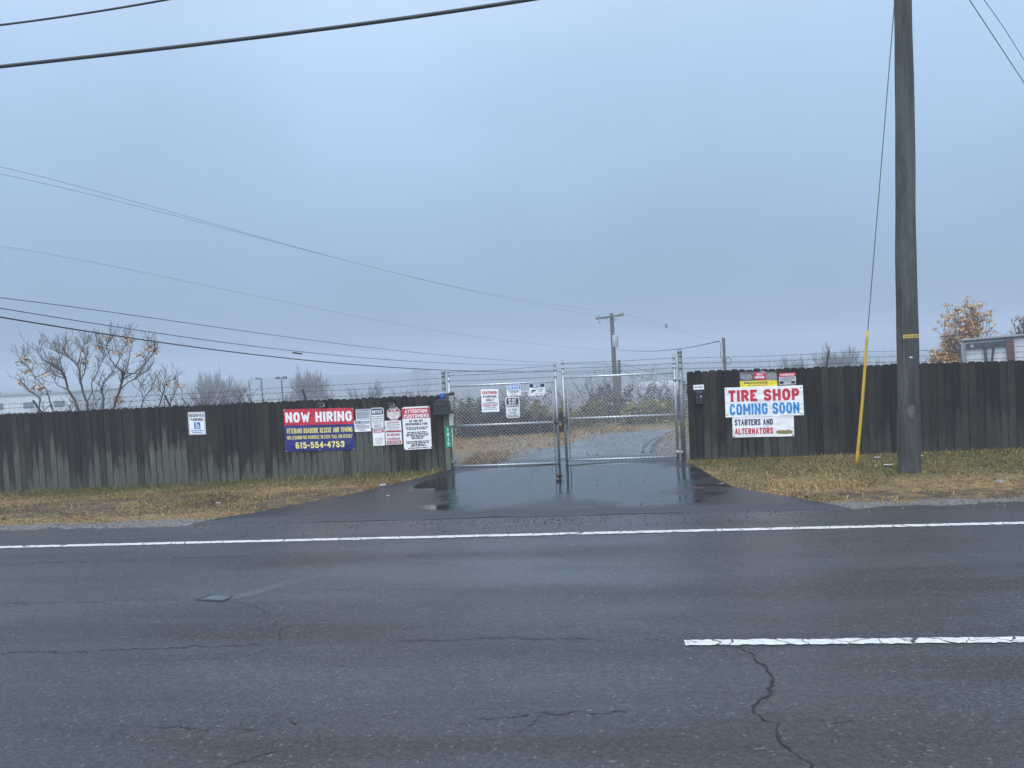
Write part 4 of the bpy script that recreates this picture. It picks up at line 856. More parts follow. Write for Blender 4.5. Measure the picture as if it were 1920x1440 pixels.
S.text([('NO REFUNDS', .1, .10, .9, .28), ('OR', .46, .335, .54, .395), ('EXCHANGES', .12, .44, .88, .62)], M['red_dull'], weight=.18); S.band(.06, .69, .94, .94, M['red_dull'], 'bottom_band'); S.text([('ALL SALES FINAL', .12, .74, .88, .88)], M['white_ink'], weight=.2)
S = Sign('customer_notice', 'tall white attention customers board with a red heading left of the mailbox', 'sign', [(753.3, 763.5), (805.8, 761), (810, 841), (758, 843.8)], FY-.015, M['white'])
S.poly([(.005, .038), (.997, .034), (.995, .275), (.005, .268)], M['red'], 'red_heading', .002, S.th)
S.text([('ATTENTION', .1, .065, .9, .148), ('CUSTOMERS', .06, .175, .95, .258)], M['white_ink'], weight=.22)
S.text([('WE ARE NOT', .23, .305, .74, .358), ('RESPONSIBLE FOR:', .1, .378, .89, .432)], M['black_ink'], weight=.2)
S.fine([(.1, .9, .475, .022), (.15, .84, .512, .022), (.15, .85, .585, .022), (.12, .9, .622, .022), (.1, .92, .659, .022), (.28, .76, .696, .022), (.3, .7, .733, .022), (.08, .93, .80, .022), (.12, .9, .836, .022), (.28, .76, .872, .022), (.24, .8, .905, .022), (.14, .86, .955, .018)], M['black_ink'], seed=9)
S.grommets([(.03, .985), (.97, .97), (.03, .012), (.97, .015)], M['chain'])
S = Sign('number_plate', 'green vertical house number plate 1815 on the timber post', 'sign', [(833.6, 799.6), (845, 799.2), (847, 838.2), (836.2, 838.8)], FY-.118, M['green_plate'], .004)
S.text([('1', .36, .07, .64, .24), ('8', .30, .30, .70, .47), ('1', .36, .53, .64, .70), ('5', .30, .76, .70, .93)], M['white_ink'], weight=.16)
GS = GY-.042
S = Sign('parking_sign', 'white customer parking only sign with red words on the left gate leaf', 'sign', [(901.5, 730), (934, 729.5), (936.5, 771.5), (903.8, 773)], GS, M['white'], .004)
S.text([('CUSTOMER', .06, .085, .92, .205), ('TOWED AWAY', .08, .665, .92, .755)], M['red'], name='red_lettering', weight=.22); S.text([('PARKING', .12, .265, .88, .375), ('ONLY', .27, .42, .73, .525)], M['black_ink'], name='black_lettering', weight=.21); S.fine([(.2, .8, .575, .02), (.08, .92, .615, .025), (.18, .82, .80, .025), (.08, .92, .87, .022)], M['grey_ink'], seed=10)
S = Sign('notice_sign', 'small white notice sign with blue heading above the do not block sign', 'sign', [(949.5, 722), (975.8, 721), (977, 741), (950.5, 742)], GS, M['white'], .004)
S.band(.03, .05, .97, .42, M['blue'], 'heading_strip'); S.text([('NOTICE', .07, .10, .93, .37)], M['white_ink'], weight=.2); S.fine([(.1, .9, .50, .06), (.14, .86, .61, .06), (.2, .8, .72, .05), (.35, .65, .85, .05)], M['grey_ink'], seed=11)
S = Sign('driveway_sign', 'rounded black and white do not block driveway sign on the left gate', 'sign', [(947.5, 744.6), (973.5, 743.8), (975, 783), (949.5, 784.2)], GS, M['white'], .004, rnd=.04)
S.band(.07, .04, .93, .485, M['black_ink'], 'black_field', .025); S.text([('DO NOT', .2, .085, .8, .19), ('BLOCK', .24, .22, .76, .325), ('DRIVEWAY', .12, .355, .88, .455)], M['white_ink'], weight=.19); S.text([('24 HOUR', .16, .55, .84, .655), ('ACCESS', .2, .70, .78, .80), ('REQUIRED', .12, .84, .88, .94)], M['grey_ink'], name='grey_lettering', weight=.17); S.frame(.016, .006, M['grey_ink'], rnd=.03)
S = Sign('camera_notice', 'white video surveillance notice with navy heading below the gate top rail', 'sign', [(992, 719.3), (1021.5, 718.3), (1022, 739), (993, 741.5)], GS, M['white'], .004)
S.band(.02, .03, .97, .345, M['navy'], 'heading_strip'); S.text([('NOTICE', .27, .075, .73, .30)], M['white_ink'], weight=.2); S.text([('24 HOUR', .5, .50, .9, .60)], M['grey_ink'], 'grey_lettering', .2); S.text([('VIDEO', .56, .66, .84, .76)], M['blue'], 'blue_lettering', .2); S.fine([(.25, .9, .41, .03), (.32, .9, .86, .05)], M['grey_ink'], seed=12)
S.poly([(.14, .57), (.36, .53), (.42, .60), (.40, .66), (.18, .70), (.12, .64)], M['black_ink'], 'camera_symbol', .001, S.th+.004); S.poly([(.10, .74), (.2, .70), (.22, .75), (.1, .84)], M['black_ink'], 'camera_bracket_symbol', .001, S.th+.004)

S = Sign('key_sign', 'small white key drop sign at the left end of the right fence', 'sign', [(1299.8, 722), (1319.5, 721), (1320, 730), (1300.3, 731)], FY-.012, M['white'], .005); S.text([('KEY DROP', .12, .3, .88, .68)], M['grey_ink'], weight=.2)
a, b = py(1303, 733, FY), py(1317.5, 757, FY); cx, zc = (a[0]+b[0])/2, (a[2]+b[2])/2; t = thing('key_drop_box', 'black metal key drop box below the key drop sign', 'box', (cx, FY, b[2]))
mb = MB(); w_, h_ = b[0]-a[0], a[2]-b[2]; mb.add([(cx-w_/2, FY-.007, zc-h_/2), (cx+w_/2, FY-.007, zc-h_/2), (cx+w_/2, FY-.007, zc+h_/2), (cx-w_/2, FY-.007, zc+h_/2), (cx-w_/2, FY-.09, zc-h_/2), (cx+w_/2, FY-.09, zc-h_/2), (cx+w_/2, FY-.09, zc+h_*.3), (cx-w_/2, FY-.09, zc+h_*.3)], [(0, 1, 5, 4), (4, 5, 6, 7), (7, 6, 2, 3), (0, 4, 7, 3), (1, 2, 6, 5), (0, 3, 2, 1)]); mb.build('housing', M['black_plastic'], t, bevel=.006)
mb = MB(); mb.lathe((cx+.03, FY-.093, zc+.02), [(.012, -.004), (.012, .002)], 12, 'y'); mb.build('lock', M['white_ink'], t); mb = MB(); mb.box((cx+.02, FY-.094, zc-.05), (.06, .008, .012)); mb.build('handle', M['chain'], t); mb = MB(); mb.box((cx, FY-.062, zc+h_*.415), (w_*.94, .09, .012), rot=[[1, 0, 0], [0, .86, -.5], [0, .5, .86]]); mb.build('flap', M['black_plastic'], t)
S = Sign('banner', 'small yellow and photo print mechanics banner topmost on the right fence', 'banner', [(1386, 697.5), (1456, 696.5), (1457.5, 723.8), (1387.5, 726)], FY-.012, M['dark_print'], .006)
S.poly([(0, .61), (1, .59), (1, 1), (0, 1)], M['yellow_band'], 'yellow_band', .002, S.th)
for cu, cv, r, mt in ((.12, .30, .09, 'steel_print'), (.24, .36, .10, 'steel_print'), (.86, .38, .15, 'steel_print'), (.62, .12, .10, 'steel_print')):
    S.poly([(cu+r*math.cos(a), cv+r*2.1*math.sin(a)) if cv+r*2.1*math.sin(a) < .585 else (cu+r*math.cos(a), .585) for a in np.linspace(0, 6.28, 17)[:-1]], M[mt], 'printed_gear', .001, S.th+.0008+.0006*(cu > .2)+.0006*(cu > .5))
S.poly([(.40, .05), (.47, .02), (.72, .14), (.69, .50), (.62, .58), (.37, .46)], M['red'], 'red_patch', .001, S.th+.004); S.text([('NOW', .47, .11, .62, .25), ('HIRING', .41, .29, .66, .45)], M['white_ink'], weight=.2, y=.0062)
S.text([('MECHANICS', .12, .66, .74, .80)], M['black_ink'], 'black_lettering', .24); S.fine([(.22, .75, .88, .04)], M['grey_ink'], seed=13)
S = Sign('warning_sign', 'small red and grey warning sign right of the mechanics banner', 'sign', [(1460.3, 699.5), (1492, 698), (1492.3, 720.5), (1460.5, 721.8)], FY-.012, M['grey_sign'], .005)
S.poly([(0, 0), (1, 0), (1, .33), (0, .33)], M['red'], 'red_heading', .002, S.th); S.text([('WARNING', .06, .08, .9, .26)], M['white_ink'], weight=.22); S.fine([(.06, .94, .40, .05), (.1, .9, .52, .05), (.3, .7, .64, .05), (.3, .7, .76, .05)], M['grey_ink'], seed=14); S.band(.04, .68, .27, .93, M['black_ink'], 'black_corner'); S.band(.72, .72, .96, .93, M['black_ink'], 'black_corner')
S = Sign('banner', 'big white tire shop coming soon banner in red and blue capitals', 'banner', [(1358.5, 727), (1505, 722), (1507.3, 778.3), (1360.5, 782.8)], FY-.022, M['white_vinyl'], .005)
S.text([('TIRE SHOP', .045, .095, .95, .48)], M['red'], 'red_lettering', .25); S.text([('COMING SOON', .055, .555, .945, .925)], M['lightblue'], 'blue_lettering', .25); S.grommets([(.02, .06), (.97, .08), (.025, .93), (.965, .93)], M['galv'])
S = Sign('banner', 'lower white starters and alternators banner under the tire shop banner', 'banner', [(1372.8, 780.5), (1488, 777.2), (1489, 817.8), (1374, 820.2)], FY-.014, M['white_vinyl'], .006)
S.text([('STARTERS AND', .035, .16, .66, .44)], M['navy'], 'navy_lettering', .2); S.text([('ALTERNATORS', .035, .57, .66, .86)], M['red'], 'red_lettering', .2)
S.poly([(.71+.0*k, .0) for k in range(0)] or [(.71, .74), (.76, .70), (.85, .72), (.93, .70), (.985, .78), (.97, .86), (.88, .89), (.77, .88), (.715, .84)], M['olive'], 'printed_mound', .001, S.th+.001); S.grommets([(.02, .95), (.98, .95)], M['chain'])

# ================================================================== POLES AND CABLES
PB = np.array([5.05, 13.03, 0.0]); pz = float(zg(PB[0], PB[1]))
t = thing('utility_pole', 'thick weathered timber utility pole standing on the right verge', 'utility pole', (PB[0], PB[1], pz))
mb = MB(); hs = np.linspace(-.15, 10.2, 44); mb.tube([(PB[0]+.017*h+.006*math.sin(h*1.3), PB[1]+.004*math.sin(h*2.1), h) for h in hs], [.176-.0062*h+.004*math.sin(h*3.3)*math.sin(h*1.1) for h in hs], 20); mb.build('pole_shaft', M['pole'], t, True)
Q = py(1705, 630.5, 12.86)
mb = MB(); a0 = -math.pi/2; r_ = .176-.0062*Q[2]+.007
V = [(PB[0]+.017*Q[2]+r_*math.cos(a), PB[1]+r_*math.sin(a), Q[2]+dz) for a in np.linspace(a0-.75, a0+.95, 10) for dz in (-.028, .028)]
mb.add(V, [(2*i, 2*i+2, 2*i+3, 2*i+1) for i in range(9)]); tg = mb.build('tag_strip', M['yellow_tag'], t)
mb = MB()
for k in range(7):
    a = a0-.55+k*.19; mb.box((PB[0]+.017*Q[2]+(r_+.002)*math.cos(a), PB[1]+(r_+.002)*math.sin(a), Q[2]), (.014, .004, .028), rot=[[math.cos(a-a0), -math.sin(a-a0), 0], [math.sin(a-a0), math.cos(a-a0), 0], [0, 0, 1]])
mb.build('tag_numbers', M['black_ink'], tg)
Q = py(1709, 670, 12.86); mb = MB(); mb.box((Q[0], 12.868, Q[2]), (.05, .008, .02)); mb.build('metal_label', M['white_ink'], t)
Q = py(1710, 771, 12.85)
mb = MB(); rg = random.Random(5); k = 12; mb.add([(Q[0]+(.055+rg.uniform(-.015, .02))*math.cos(a), PB[1]-.174+.02*abs(math.cos(a)), Q[2]+(.10+rg.uniform(-.02, .03))*math.sin(a)) for a in np.linspace(0, 6.28, k+1)[:-1]], [tuple(range(k))]); mb.build('pale_scrape', simple('scraped_pale_wood', (.12, .12, .11), (.06, .06, .056), 24, .8), t)
t = thing('guy_wire', 'taut guy wire with a long yellow guard beside the utility pole', 'guy wire', (4.47, 13.75, 0))
A = np.array([4.47, 13.75, float(zg(4.47, 13.75))]); B = np.array([PB[0]+.13, PB[1]+.02, 8.7])
mb = MB(); mb.tube([A, B], .0075, 6); mb.build('steel_wire', M['cable_grey'], t)
tt = float((py(1627, 620, 13.6)[2]-A[2])/(B[2]-A[2]))
mb = MB(); gp_ = [A+(B-A)*(tt*u)+np.array([.012*math.sin(u*3.1)-.01, -.012, 0]) for u in np.linspace(.0, 1, 14)]; mb.tube(gp_, [.027-.005*u for u in np.linspace(0, 1, 14)], 10); mb.build('yellow_guard', M['yellow'], t, True)
mb = MB(); mb.tube([A+np.array([-.02, -.03, -.1]), A+np.array([0, -.02, .07])], .02, 8); mb.build('anchor_rod', M['arm'], t)

def cable(label, px, d0, d1, r, mat='cable', name='overhead_cable', ext=(0, 0), group=None, n_=60):
    """wire through measured image points; distance runs evenly from d0 (first point) to d1 (last point)"""
    px = sorted(px); xsn = np.array([p[0] for p in px], float); ysn = np.array([p[1] for p in px], float); sc_ = xsn[-1]-xsn[0]
    co = np.polyfit((xsn-xsn[0])/sc_, ysn, min(3, len(px)-1)); P = []
    for u in np.linspace(-ext[0], 1+ext[1], n_):
        x = xsn[0]+u*sc_; y = np.polyval(co, u) if 0 <= u <= 1 else np.polyval(co, 0 if u < 0 else 1)+np.polyval(np.polyder(co), 0 if u < 0 else 1)*(u-(0 if u < 0 else 1))
        inv = max(lerp(1/d0, 1/d1, u), .004); P.append(CP+ray(x, y)/FPX/inv)
    mb = MB(); mb.tube(P, r, 6); o = mb.build(name, M[mat], None, True)
    return tag(o, label, 'cable', group)
cable('thick black cable crossing the top left sky, lower of the two there', [(0, 125), (330, 88), (640, 50), (1000, -2)], 10, 9.0, .023, ext=(.25, .5))
cable('thinner cable cutting the top left corner of the sky', [(0, 47), (160, 25), (320, -2)], 9.5, 9, .0125, ext=(1, 2.5))
cable('upper of the paired thin wires sloping from left edge to the crossarm', [(0, 312), (120, 343), (310, 395), (640, 484), (900, 549), (1158, 584)], 26, 75, .0068, 'cable_grey', ext=(.3, 0))
cable('lower of the paired thin wires sloping from left edge to the crossarm', [(0, 325), (150, 362), (310, 399), (640, 485), (900, 551), (1119, 592)], 26, 75, .0068, 'cable_grey', ext=(.3, 0))
cable('faintest single wire reaching the far pole below its crossarm', [(0, 461), (300, 517), (600, 580), (900, 632), (1140, 656)], 34, 75, .0066, 'cable_grey', ext=(.3, 0))
cable('top of the three black cables sagging above the bare sumac tree', [(0, 558), (280, 596), (560, 634), (840, 667), (1000, 679), (1143, 683)], 20, 75, .0105, ext=(.4, 0))
cable('middle of the three black cables, carrying the splice', [(0, 578), (200, 610), (400, 638), (560, 661), (760, 676), (960, 684), (1143, 681)], 20, 75, .0125, ext=(.4, 0))
cable('lowest and thickest of the three black cables above the left fence', [(0, 595), (140, 616), (280, 640), (560, 674), (840, 694), (1000, 697.5), (1157, 693)], 19, 73.5, .020, ext=(.4, 0))
P0 = CP+ray(548, 661)/FPX*31.0; P1 = CP+ray(567, 663.5)/FPX*31.3; mb = MB(); mb.tube([P0, lerp(P0, P1, .1), lerp(P0, P1, .9), P1], [.015, .034, .034, .015], 8)
tag(mb.build('cable_splice', M['cable'], None, True), 'short dark splice sleeve on the middle black cable', 'splice')
cable('left of the two wires crossing the top right corner', [(1816, -3), (1868, 76), (1922, 158)], 13, 16, .0075, ext=(3, 3)); cable('right of the two wires crossing the top right corner', [(1843, -3), (1882, 52), (1922, 116)], 14, 17, .0060, ext=(3, 3))

# the pole in the yard
def gz(x, y): return float(zg(x, y))
FPy = 75.0; FPx = float(py(1147, 600, FPy)[0]); g0 = gz(FPx, FPy); TOPZ = float(py(1145, 587, FPy)[2])
t = thing('utility_pole', 'distant timber utility pole with a crossarm and transformer behind the gate', 'utility pole', (FPx, FPy, g0))
mb = MB(); mb.tube([(FPx+.10*(1-u), FPy, lerp(g0-.3, TOPZ, u)) for u in np.linspace(0, 1, 12)], [lerp(.26, .18, u) for u in np.linspace(0, 1, 12)], 12); mb.build('pole_shaft', M['far_pole'], t, True)
ca, cb = py(1117, 598, FPy-.25), py(1169, 590.5, FPy-.25); cb = cb+np.array([0, -.05, 0])
mb = MB(); d = (cb-ca)/np.linalg.norm(cb-ca); mb.tube([ca, cb], .13, 4, phase=.785); arm = mb.build('crossarm', M['far_pole'], t)
for f in (.04, .12, .86, .96):
    q = ca+(cb-ca)*f; mb = MB(); mb.lathe(q+np.array([0, 0, .08]), [(.035, 0), (.035, .09), (.08, .1), (.09, .18), (.065, .24), (.03, .28)], 10); mb.build('insulator', M['porcelain'], arm, True)
for f in (.12, .68):
    q = ca+(cb-ca)*f; mb = MB(); mb.lathe(q+np.array([0, -.15, -.48]), [(.045, 0), (.09, .09), (.09, .3), (.045, .42)], 10); mb.build('cutout_fuse', M['porcelain'], arm, True)
for f in (.27, .72):
    mb = MB(); mb.tube([ca+(cb-ca)*f+np.array([0, -.1, 0]), (FPx, FPy-.25, TOPZ-.95)], .025, 4); mb.build('brace', M['galv_dull'], t)
q = py(1151.5, 642, FPy-.25)
mb = MB(); mb.lathe((q[0]+.10, FPy-.36, q[2]-.45), [(.22, -.02), (.27, .02), (.29, .1), (.29, 1.05), (.24, 1.14), (.12, 1.17)], 16); tk = mb.build('transformer_tank', M['transformer'], t, True)
mb = MB(); mb.lathe((q[0]+.0, FPy-.32, q[2]+.70), [(.05, 0), (.035, .1), (.05, .13), (.02, .26)], 10); mb.build('bushing', M['porcelain'], tk, True)
mb = MB(); mb.lathe((q[0]+.13, FPy-.32, q[2]+.70), [(.05, 0), (.035, .08), (.03, .2)], 10); mb.build('bushing', M['porcelain'], tk, True)
mb = MB(); mb.tube([(q[0]+.0, FPy-.32, q[2]+.95), (q[0]+.03, FPy-.32, q[2]+1.2), (q[0]+.1, FPy-.25, q[2]+1.55)], .02, 5); mb.build('lead_wire', M['cable'], tk)
SY = 73.5; q2 = py(1160.5, 675, SY); g1 = gz(q2[0], SY)
t = thing('stub_pole', 'short topless timber stub pole just right of the crossarm pole', 'pole', (q2[0], SY, g1)); mb = MB(); mb.tube([(q2[0]-.12*(1-u), SY, lerp(g1-.3, q2[2], u)) for u in np.linspace(0, 1, 8)], [lerp(.2, .155, u) for u in np.linspace(0, 1, 8)], 10); mb.build('pole_shaft', M['far_pole'], t, True)
mb = MB(); mb.tube([(q2[0]-.12, SY-.15, py(1160, 693, SY)[2]), (q2[0]+.12, SY-.15, py(1160, 693, SY)[2])], .03, 6); mb.build('cable_bracket', M['galv_dull'], t)
q = py(1357.5, 633, 30); g2 = gz(q[0], 30)
t = thing('post_pole', 'tan timber service post with a hanging cable coil behind the right fence', 'post', (q[0], 30, g2)); mb = MB(); mb.tube([(q[0], 30, g2-.2), (q[0]-.02, 30, q[2])], .068, 4, phase=.785); mb.build('post_shaft', M['tan_post'], t)
cc = py(1366, 677, 29.9); mb = MB(); mb.tube([cc+np.array([.10*math.cos(a), .02*math.sin(2*a), .13*math.sin(a)]) for a in np.linspace(0, 12.5, 40)], .010, 5, cap=False); mb.build('cable_coil', M['cable'], t, True)
mb = MB(); a = py(1350, 641, 29.9); mb.tube([a, py(1352, 652, 29.9), py(1351, 665, 29.9), py(1356, 680, 29.9)], .011, 5); mb.build('hanging_lead', M['cable'], t, True)
cable('drooping service wire between the transformer pole and the tan post', [(1154, 655), (1200, 658.5), (1260, 656), (1310, 648), (1349, 639.5)], 75, 30.2, .017)
cable('upper faint wire running right from the crossarm end', [(1168, 588), (1250, 612), (1345, 640)], 75, 150, .012, 'cable_grey', ext=(0, .3)); cable('lower faint wire running right from beneath the crossarm', [(1153, 598), (1250, 616), (1345, 642)], 75, 150, .011, 'cable_grey', ext=(0, .3))
cable('black wire sloping down right from the stub pole', [(1162, 693), (1200, 706), (1250, 718), (1272, 722)], 73.5, 85, .026, ext=(0, 1.4)); cable('thin wire sloping down right above the black stub pole wire', [(1161, 681), (1200, 692), (1240, 702), (1272, 708)], 73.5, 85, .018, ext=(0, 1.4))
B_ = CP+ray(1249, 611.5)/FPX*58
t = thing('bird', 'tiny dark bird flying in the grey sky right of the crossarm pole', 'bird', B_); mb = MB(); mb.lathe(B_, [(.004, -.17), (.04, -.09), (.055, .0), (.04, .08), (.035, .11), (.005, .16)], 8); mb.build('body', M['bird'], t, True)
for sg in (-1, 1):
    mb = MB(); q = B_+np.array([sg*.04, 0, .02]); mb.add([q, q+np.array([sg*.06, .05, .16]), q+np.array([sg*.04, -.05, .2]), q+np.array([0, -.1, -.06])], [(0, 1, 2, 3)]); mb.build('wing', M['bird'], t)

# ================================================================== TREES AND SHRUBS
def branch(mb, rg, p, d, L, r, lev, P, tips):
    """one limb as a curved tapering tube, then its children"""
    k = max(3, int(5-lev*.5)); pts = [np.array(p, float)]; dd = np.array(d, float); dd /= np.linalg.norm(dd)
    r1 = max(r*P['taper'], P['rmin'])
    for i in range(k):
        dd = dd+np.array([rg.gauss(0, P['wob']), rg.gauss(0, P['wob']), rg.gauss(0, P['wob'])+P['up']]); dd /= np.linalg.norm(dd)
        pts.append(pts[-1]+dd*L/k)
    mb.tube(pts, np.linspace(r, r1, k+1), 6 if lev == 0 else (4 if lev < 3 else 3), cap=False)
    if lev >= P['levels']: tips.append((pts[-1], dd)); return
    nc = P['kids'][min(lev, len(P['kids'])-1)]
    for c in range(nc):
        f = 1.0 if c == 0 and P['lead'] else rg.uniform(P['from'], 1.0)
        idx = f*k; i0 = min(int(idx), k-1); q = pts[i0]+(pts[i0+1]-pts[i0])*(idx-i0)
        a = rg.uniform(0, 6.283); s = rg.uniform(*P['spread'])*(.45 if c == 0 and P['lead'] else 1)
        u = np.cross(dd, [rg.gauss(0, 1), rg.gauss(0, 1), rg.gauss(0, 1)]); u /= np.linalg.norm(u)+1e-9
        nd = dd*math.cos(s)+u*math.sin(s); nd[1] *= P.get('flat', 1)
        branch(mb, rg, q, nd, L*rg.uniform(*P['len']), max(r1*rg.uniform(.6, .85), P['rmin']), lev+1, P, tips)
SUMAC = dict(levels=5, kids=[3, 3, 3, 3, 2], spread=(.35, .85), len=(.58, .82), taper=.72, rmin=.007, wob=.13, up=.07, lead=True, **{'from': .45})
FAN = dict(levels=5, kids=[5, 4, 4, 3, 2], spread=(.18, .55), len=(.62, .85), taper=.7, rmin=.016, wob=.07, up=.05, lead=True, **{'from': .3})
THICKET = dict(levels=4, kids=[4, 4, 3, 3], spread=(.2, .7), len=(.55, .85), taper=.7, rmin=.009, wob=.12, up=.06, lead=True, **{'from': .3})
SAP = dict(levels=4, kids=[4, 3, 3, 2], spread=(.3, .75), len=(.5, .8), taper=.7, rmin=.006, wob=.10, up=.06, lead=True, **{'from': .35})
def leaflets(mb, rg, p, n_, size, cols, wf=.2):
    for i in range(n_):
        a = rg.uniform(0, 6.283); e = rg.uniform(-.9, .5); L_ = size*rg.uniform(.6, 1.2); d = np.array([math.cos(a)*math.cos(e), math.sin(a)*math.cos(e), math.sin(e)-.15]); d /= np.linalg.norm(d)
        s = np.cross(d, [0, 0, 1.0]); s /= np.linalg.norm(s)+1e-9; q = p+d*size*rg.uniform(0, 1.1); w_ = L_*wf; dz = np.array([0, 0, -.15*L_])
        mb.add([q, q+d*L_*.5+s*w_, q+d*L_+dz, q+d*L_*.5-s*w_], [(0, 1, 2), (0, 2, 3)], rg.choice(cols))
def tree(name, label, x, y, stems, P, seed, bark='bark', leaves=None, cat='tree', group=None, top=None, width=None):
    rg = random.Random(seed); z0 = gz(x, y); t = thing(name, label, cat, (x, y, z0), group); mt, mc = MB(), MB(); tips = []
    for dx, dirv, L, r in stems:
        k = 6; p = np.array([x+dx, y+rg.uniform(-.1, .1), z0-.1]); dd = np.array(dirv, float); dd /= np.linalg.norm(dd); pts = [p]
        for i in range(k):
            dd = dd+np.array([rg.gauss(0, .05), rg.gauss(0, .05), .04]); dd /= np.linalg.norm(dd); pts.append(pts[-1]+dd*L/k)
        mt.tube(pts, np.linspace(r, r*.72, k+1), 7, cap=False)
        for c in range(P['kids'][0]):
            f = rg.uniform(.55, 1) if c else 1; q = pts[int(f*k)]; s = rg.uniform(*P['spread'])*(.4 if c == 0 else 1); u = np.cross(dd, [rg.gauss(0, 1), rg.gauss(0, 1), rg.gauss(0, 1)]); u /= np.linalg.norm(u)+1e-9
            branch(mc, rg, q, dd*math.cos(s)+u*math.sin(s), L*rg.uniform(*P['len']), r*.68, 1, P, tips)
    if top is not None:
        A_ = np.array(mt.v+mc.v); hw = np.percentile(np.abs(A_[:, 0]-np.median(A_[:, 0])), 98); f = np.array([1.0, 1.0, 1.0])*(top-z0)/(np.percentile(A_[:, 2], 99.7)-z0)
        if width: f[0] = f[1] = width/2/hw
        c0 = np.array([x, y, z0]); sc = lambda v: tuple(c0+(np.array(v)-c0)*f)
        mt.v = [sc(v) for v in mt.v]; mc.v = [sc(v) for v in mc.v]; tips = [(np.array(sc(p)), d) for p, d in tips]
    mt.build('trunk', M[bark], t, True); mc.build('crown', M['twig'] if bark == 'bark' else M[bark], t)
    if leaves:
        ml = MB(); sel, n_, size, cols, wf = (*leaves, .2)[:5]
        for p, d in tips:
            if sel(p, rg): leaflets(ml, rg, p, n_, size, cols, wf)
        if ml.v: ml.build('leaf_clusters', M['leaf'], t)
    return t, tips
TAN = [(.50, .33, .18), (.42, .26, .14), (.56, .41, .23), (.32, .21, .13)]
# bare sumac group at the left, behind the fence
SUM2 = dict(levels=5, kids=[3, 3, 3, 2, 2], spread=(.35, .85), len=(.6, .9), taper=.72, rmin=.0050, wob=.16, up=.12, lead=True, **{'from': .4})
def limb_tree(label, Y0, limbs, tufts, seed, r0=.040, twigs=1.7):
    """multi-stemmed tree whose main limbs follow measured courses; finer twigs grow from them"""
    rg = random.Random(seed); b0 = py(*limbs[0][0], Y0); z0 = gz(b0[0], Y0); t = thing('sumac_tree', label, 'tree', (b0[0], Y0, z0)); mt, mc, ml = MB(), MB(), MB(); tips = []
    for li, L_ in enumerate(limbs):
        P = []; off = rg.uniform(-.35, .35); ph = rg.uniform(0, 6)
        k = (len(L_)-1)*4
        for i in range(k+1):
            u = i/4; j = min(int(u), len(L_)-2); f = u-j; x, y = (lerp(L_[j][0], L_[j+1][0], f), lerp(L_[j][1], L_[j+1][1], f))
            P.append(py(x+rg.gauss(0, .5), y, Y0+(off+.25*math.sin(ph+u))*(i/k if L_[0][1] > 764 else .6+.4*i/k)))
        if L_[0][1] > 764: P.insert(0, np.array([P[0][0], Y0, gz(P[0][0], Y0)-.1]))
        hi = L_[0][1] > 764; ra = r0 if hi else r0*.55
        (mt if hi else mc).tube(P, [max(ra*(1-.80*i/(len(P)-1)), .0085) for i in range(len(P))], 6, cap=False)
        n_ = int(len(P)*.55*twigs)
        for c in range(n_):
            i = rg.randint(int(len(P)*.35), len(P)-2) if c else len(P)-2; d = P[i+1]-P[i-1]; d /= np.linalg.norm(d); u = np.cross(d, [rg.gauss(0, 1), rg.gauss(0, 1), rg.gauss(0, 1)]); u /= np.linalg.norm(u); sa = rg.uniform(.35, .9)
            dd = d*math.cos(sa)+u*math.sin(sa); dd[2] = abs(dd[2])*.8+.25
            branch(mc, rg, P[i], dd, rg.uniform(.16, .32), max(.0085, ra*(1-.8*i/len(P))*.5), 3, SUM2, tips)
    for x, y, k, sz in tufts: leaflets(ml, rg, py(x, y, Y0+rg.uniform(-.3, .3)), int(k*2.2), sz*.95, TAN, .36)
    mt.build('trunk', M['bark'], t, True); mc.build('crown', M['twig'], t); ml.build('leaf_clusters', M['leaf'], t)
Z = lambda *p: [(x/4, 600+y/4) for x, y in p]
limb_tree('broad nearly bare sumac with tan leaf tufts, tallest tree behind the left fence', 22, [
    Z((590, 690), (560, 600), (510, 520), (490, 440), (470, 390), (420, 360), (340, 310), (290, 260), (270, 210)), Z((655, 690), (655, 620), (620, 540), (605, 450), (585, 340), (530, 290), (480, 240), (490, 165)),
    Z((840, 690), (870, 600), (900, 520), (920, 440), (935, 400), (870, 350), (830, 300), (800, 200), (815, 140)), Z((765, 690), (780, 590), (760, 520), (800, 440), (850, 380)),
    Z((470, 390), (450, 300), (430, 210)), Z((490, 440), (400, 410), (350, 365)), Z((655, 620), (690, 540), (690, 460), (730, 390), (770, 300), (790, 220), (735, 195)), Z((605, 450), (640, 380), (640, 280), (620, 200)),
    Z((585, 340), (605, 250), (640, 165)), Z((935, 400), (960, 330), (980, 220), (945, 125)), Z((920, 440), (1000, 400), (1080, 340), (1110, 270), (1130, 200)), Z((1080, 340), (1150, 250), (1170, 225)), Z((960, 400), (1060, 405), (1140, 370)), Z((900, 520), (970, 460), (1040, 440)), Z((530, 290), (440, 240), (380, 215)), Z((870, 350), (900, 280), (880, 235)), Z((510, 520), (430, 490), (390, 420))],
    [(200, 630, 9, .13), (211, 631, 6, .11), (237, 630, 11, .14), (244, 639, 8, .13), (183, 648, 7, .12), (217, 658, 9, .13), (232, 657, 8, .12), (259, 663, 7, .12), (280, 649, 9, .13), (292, 655, 8, .12), (158, 671, 12, .14), (220, 742, 9, .13), (202, 646, 6, .11), (148, 655, 4, .1), (225, 748, 6, .12)], 4)
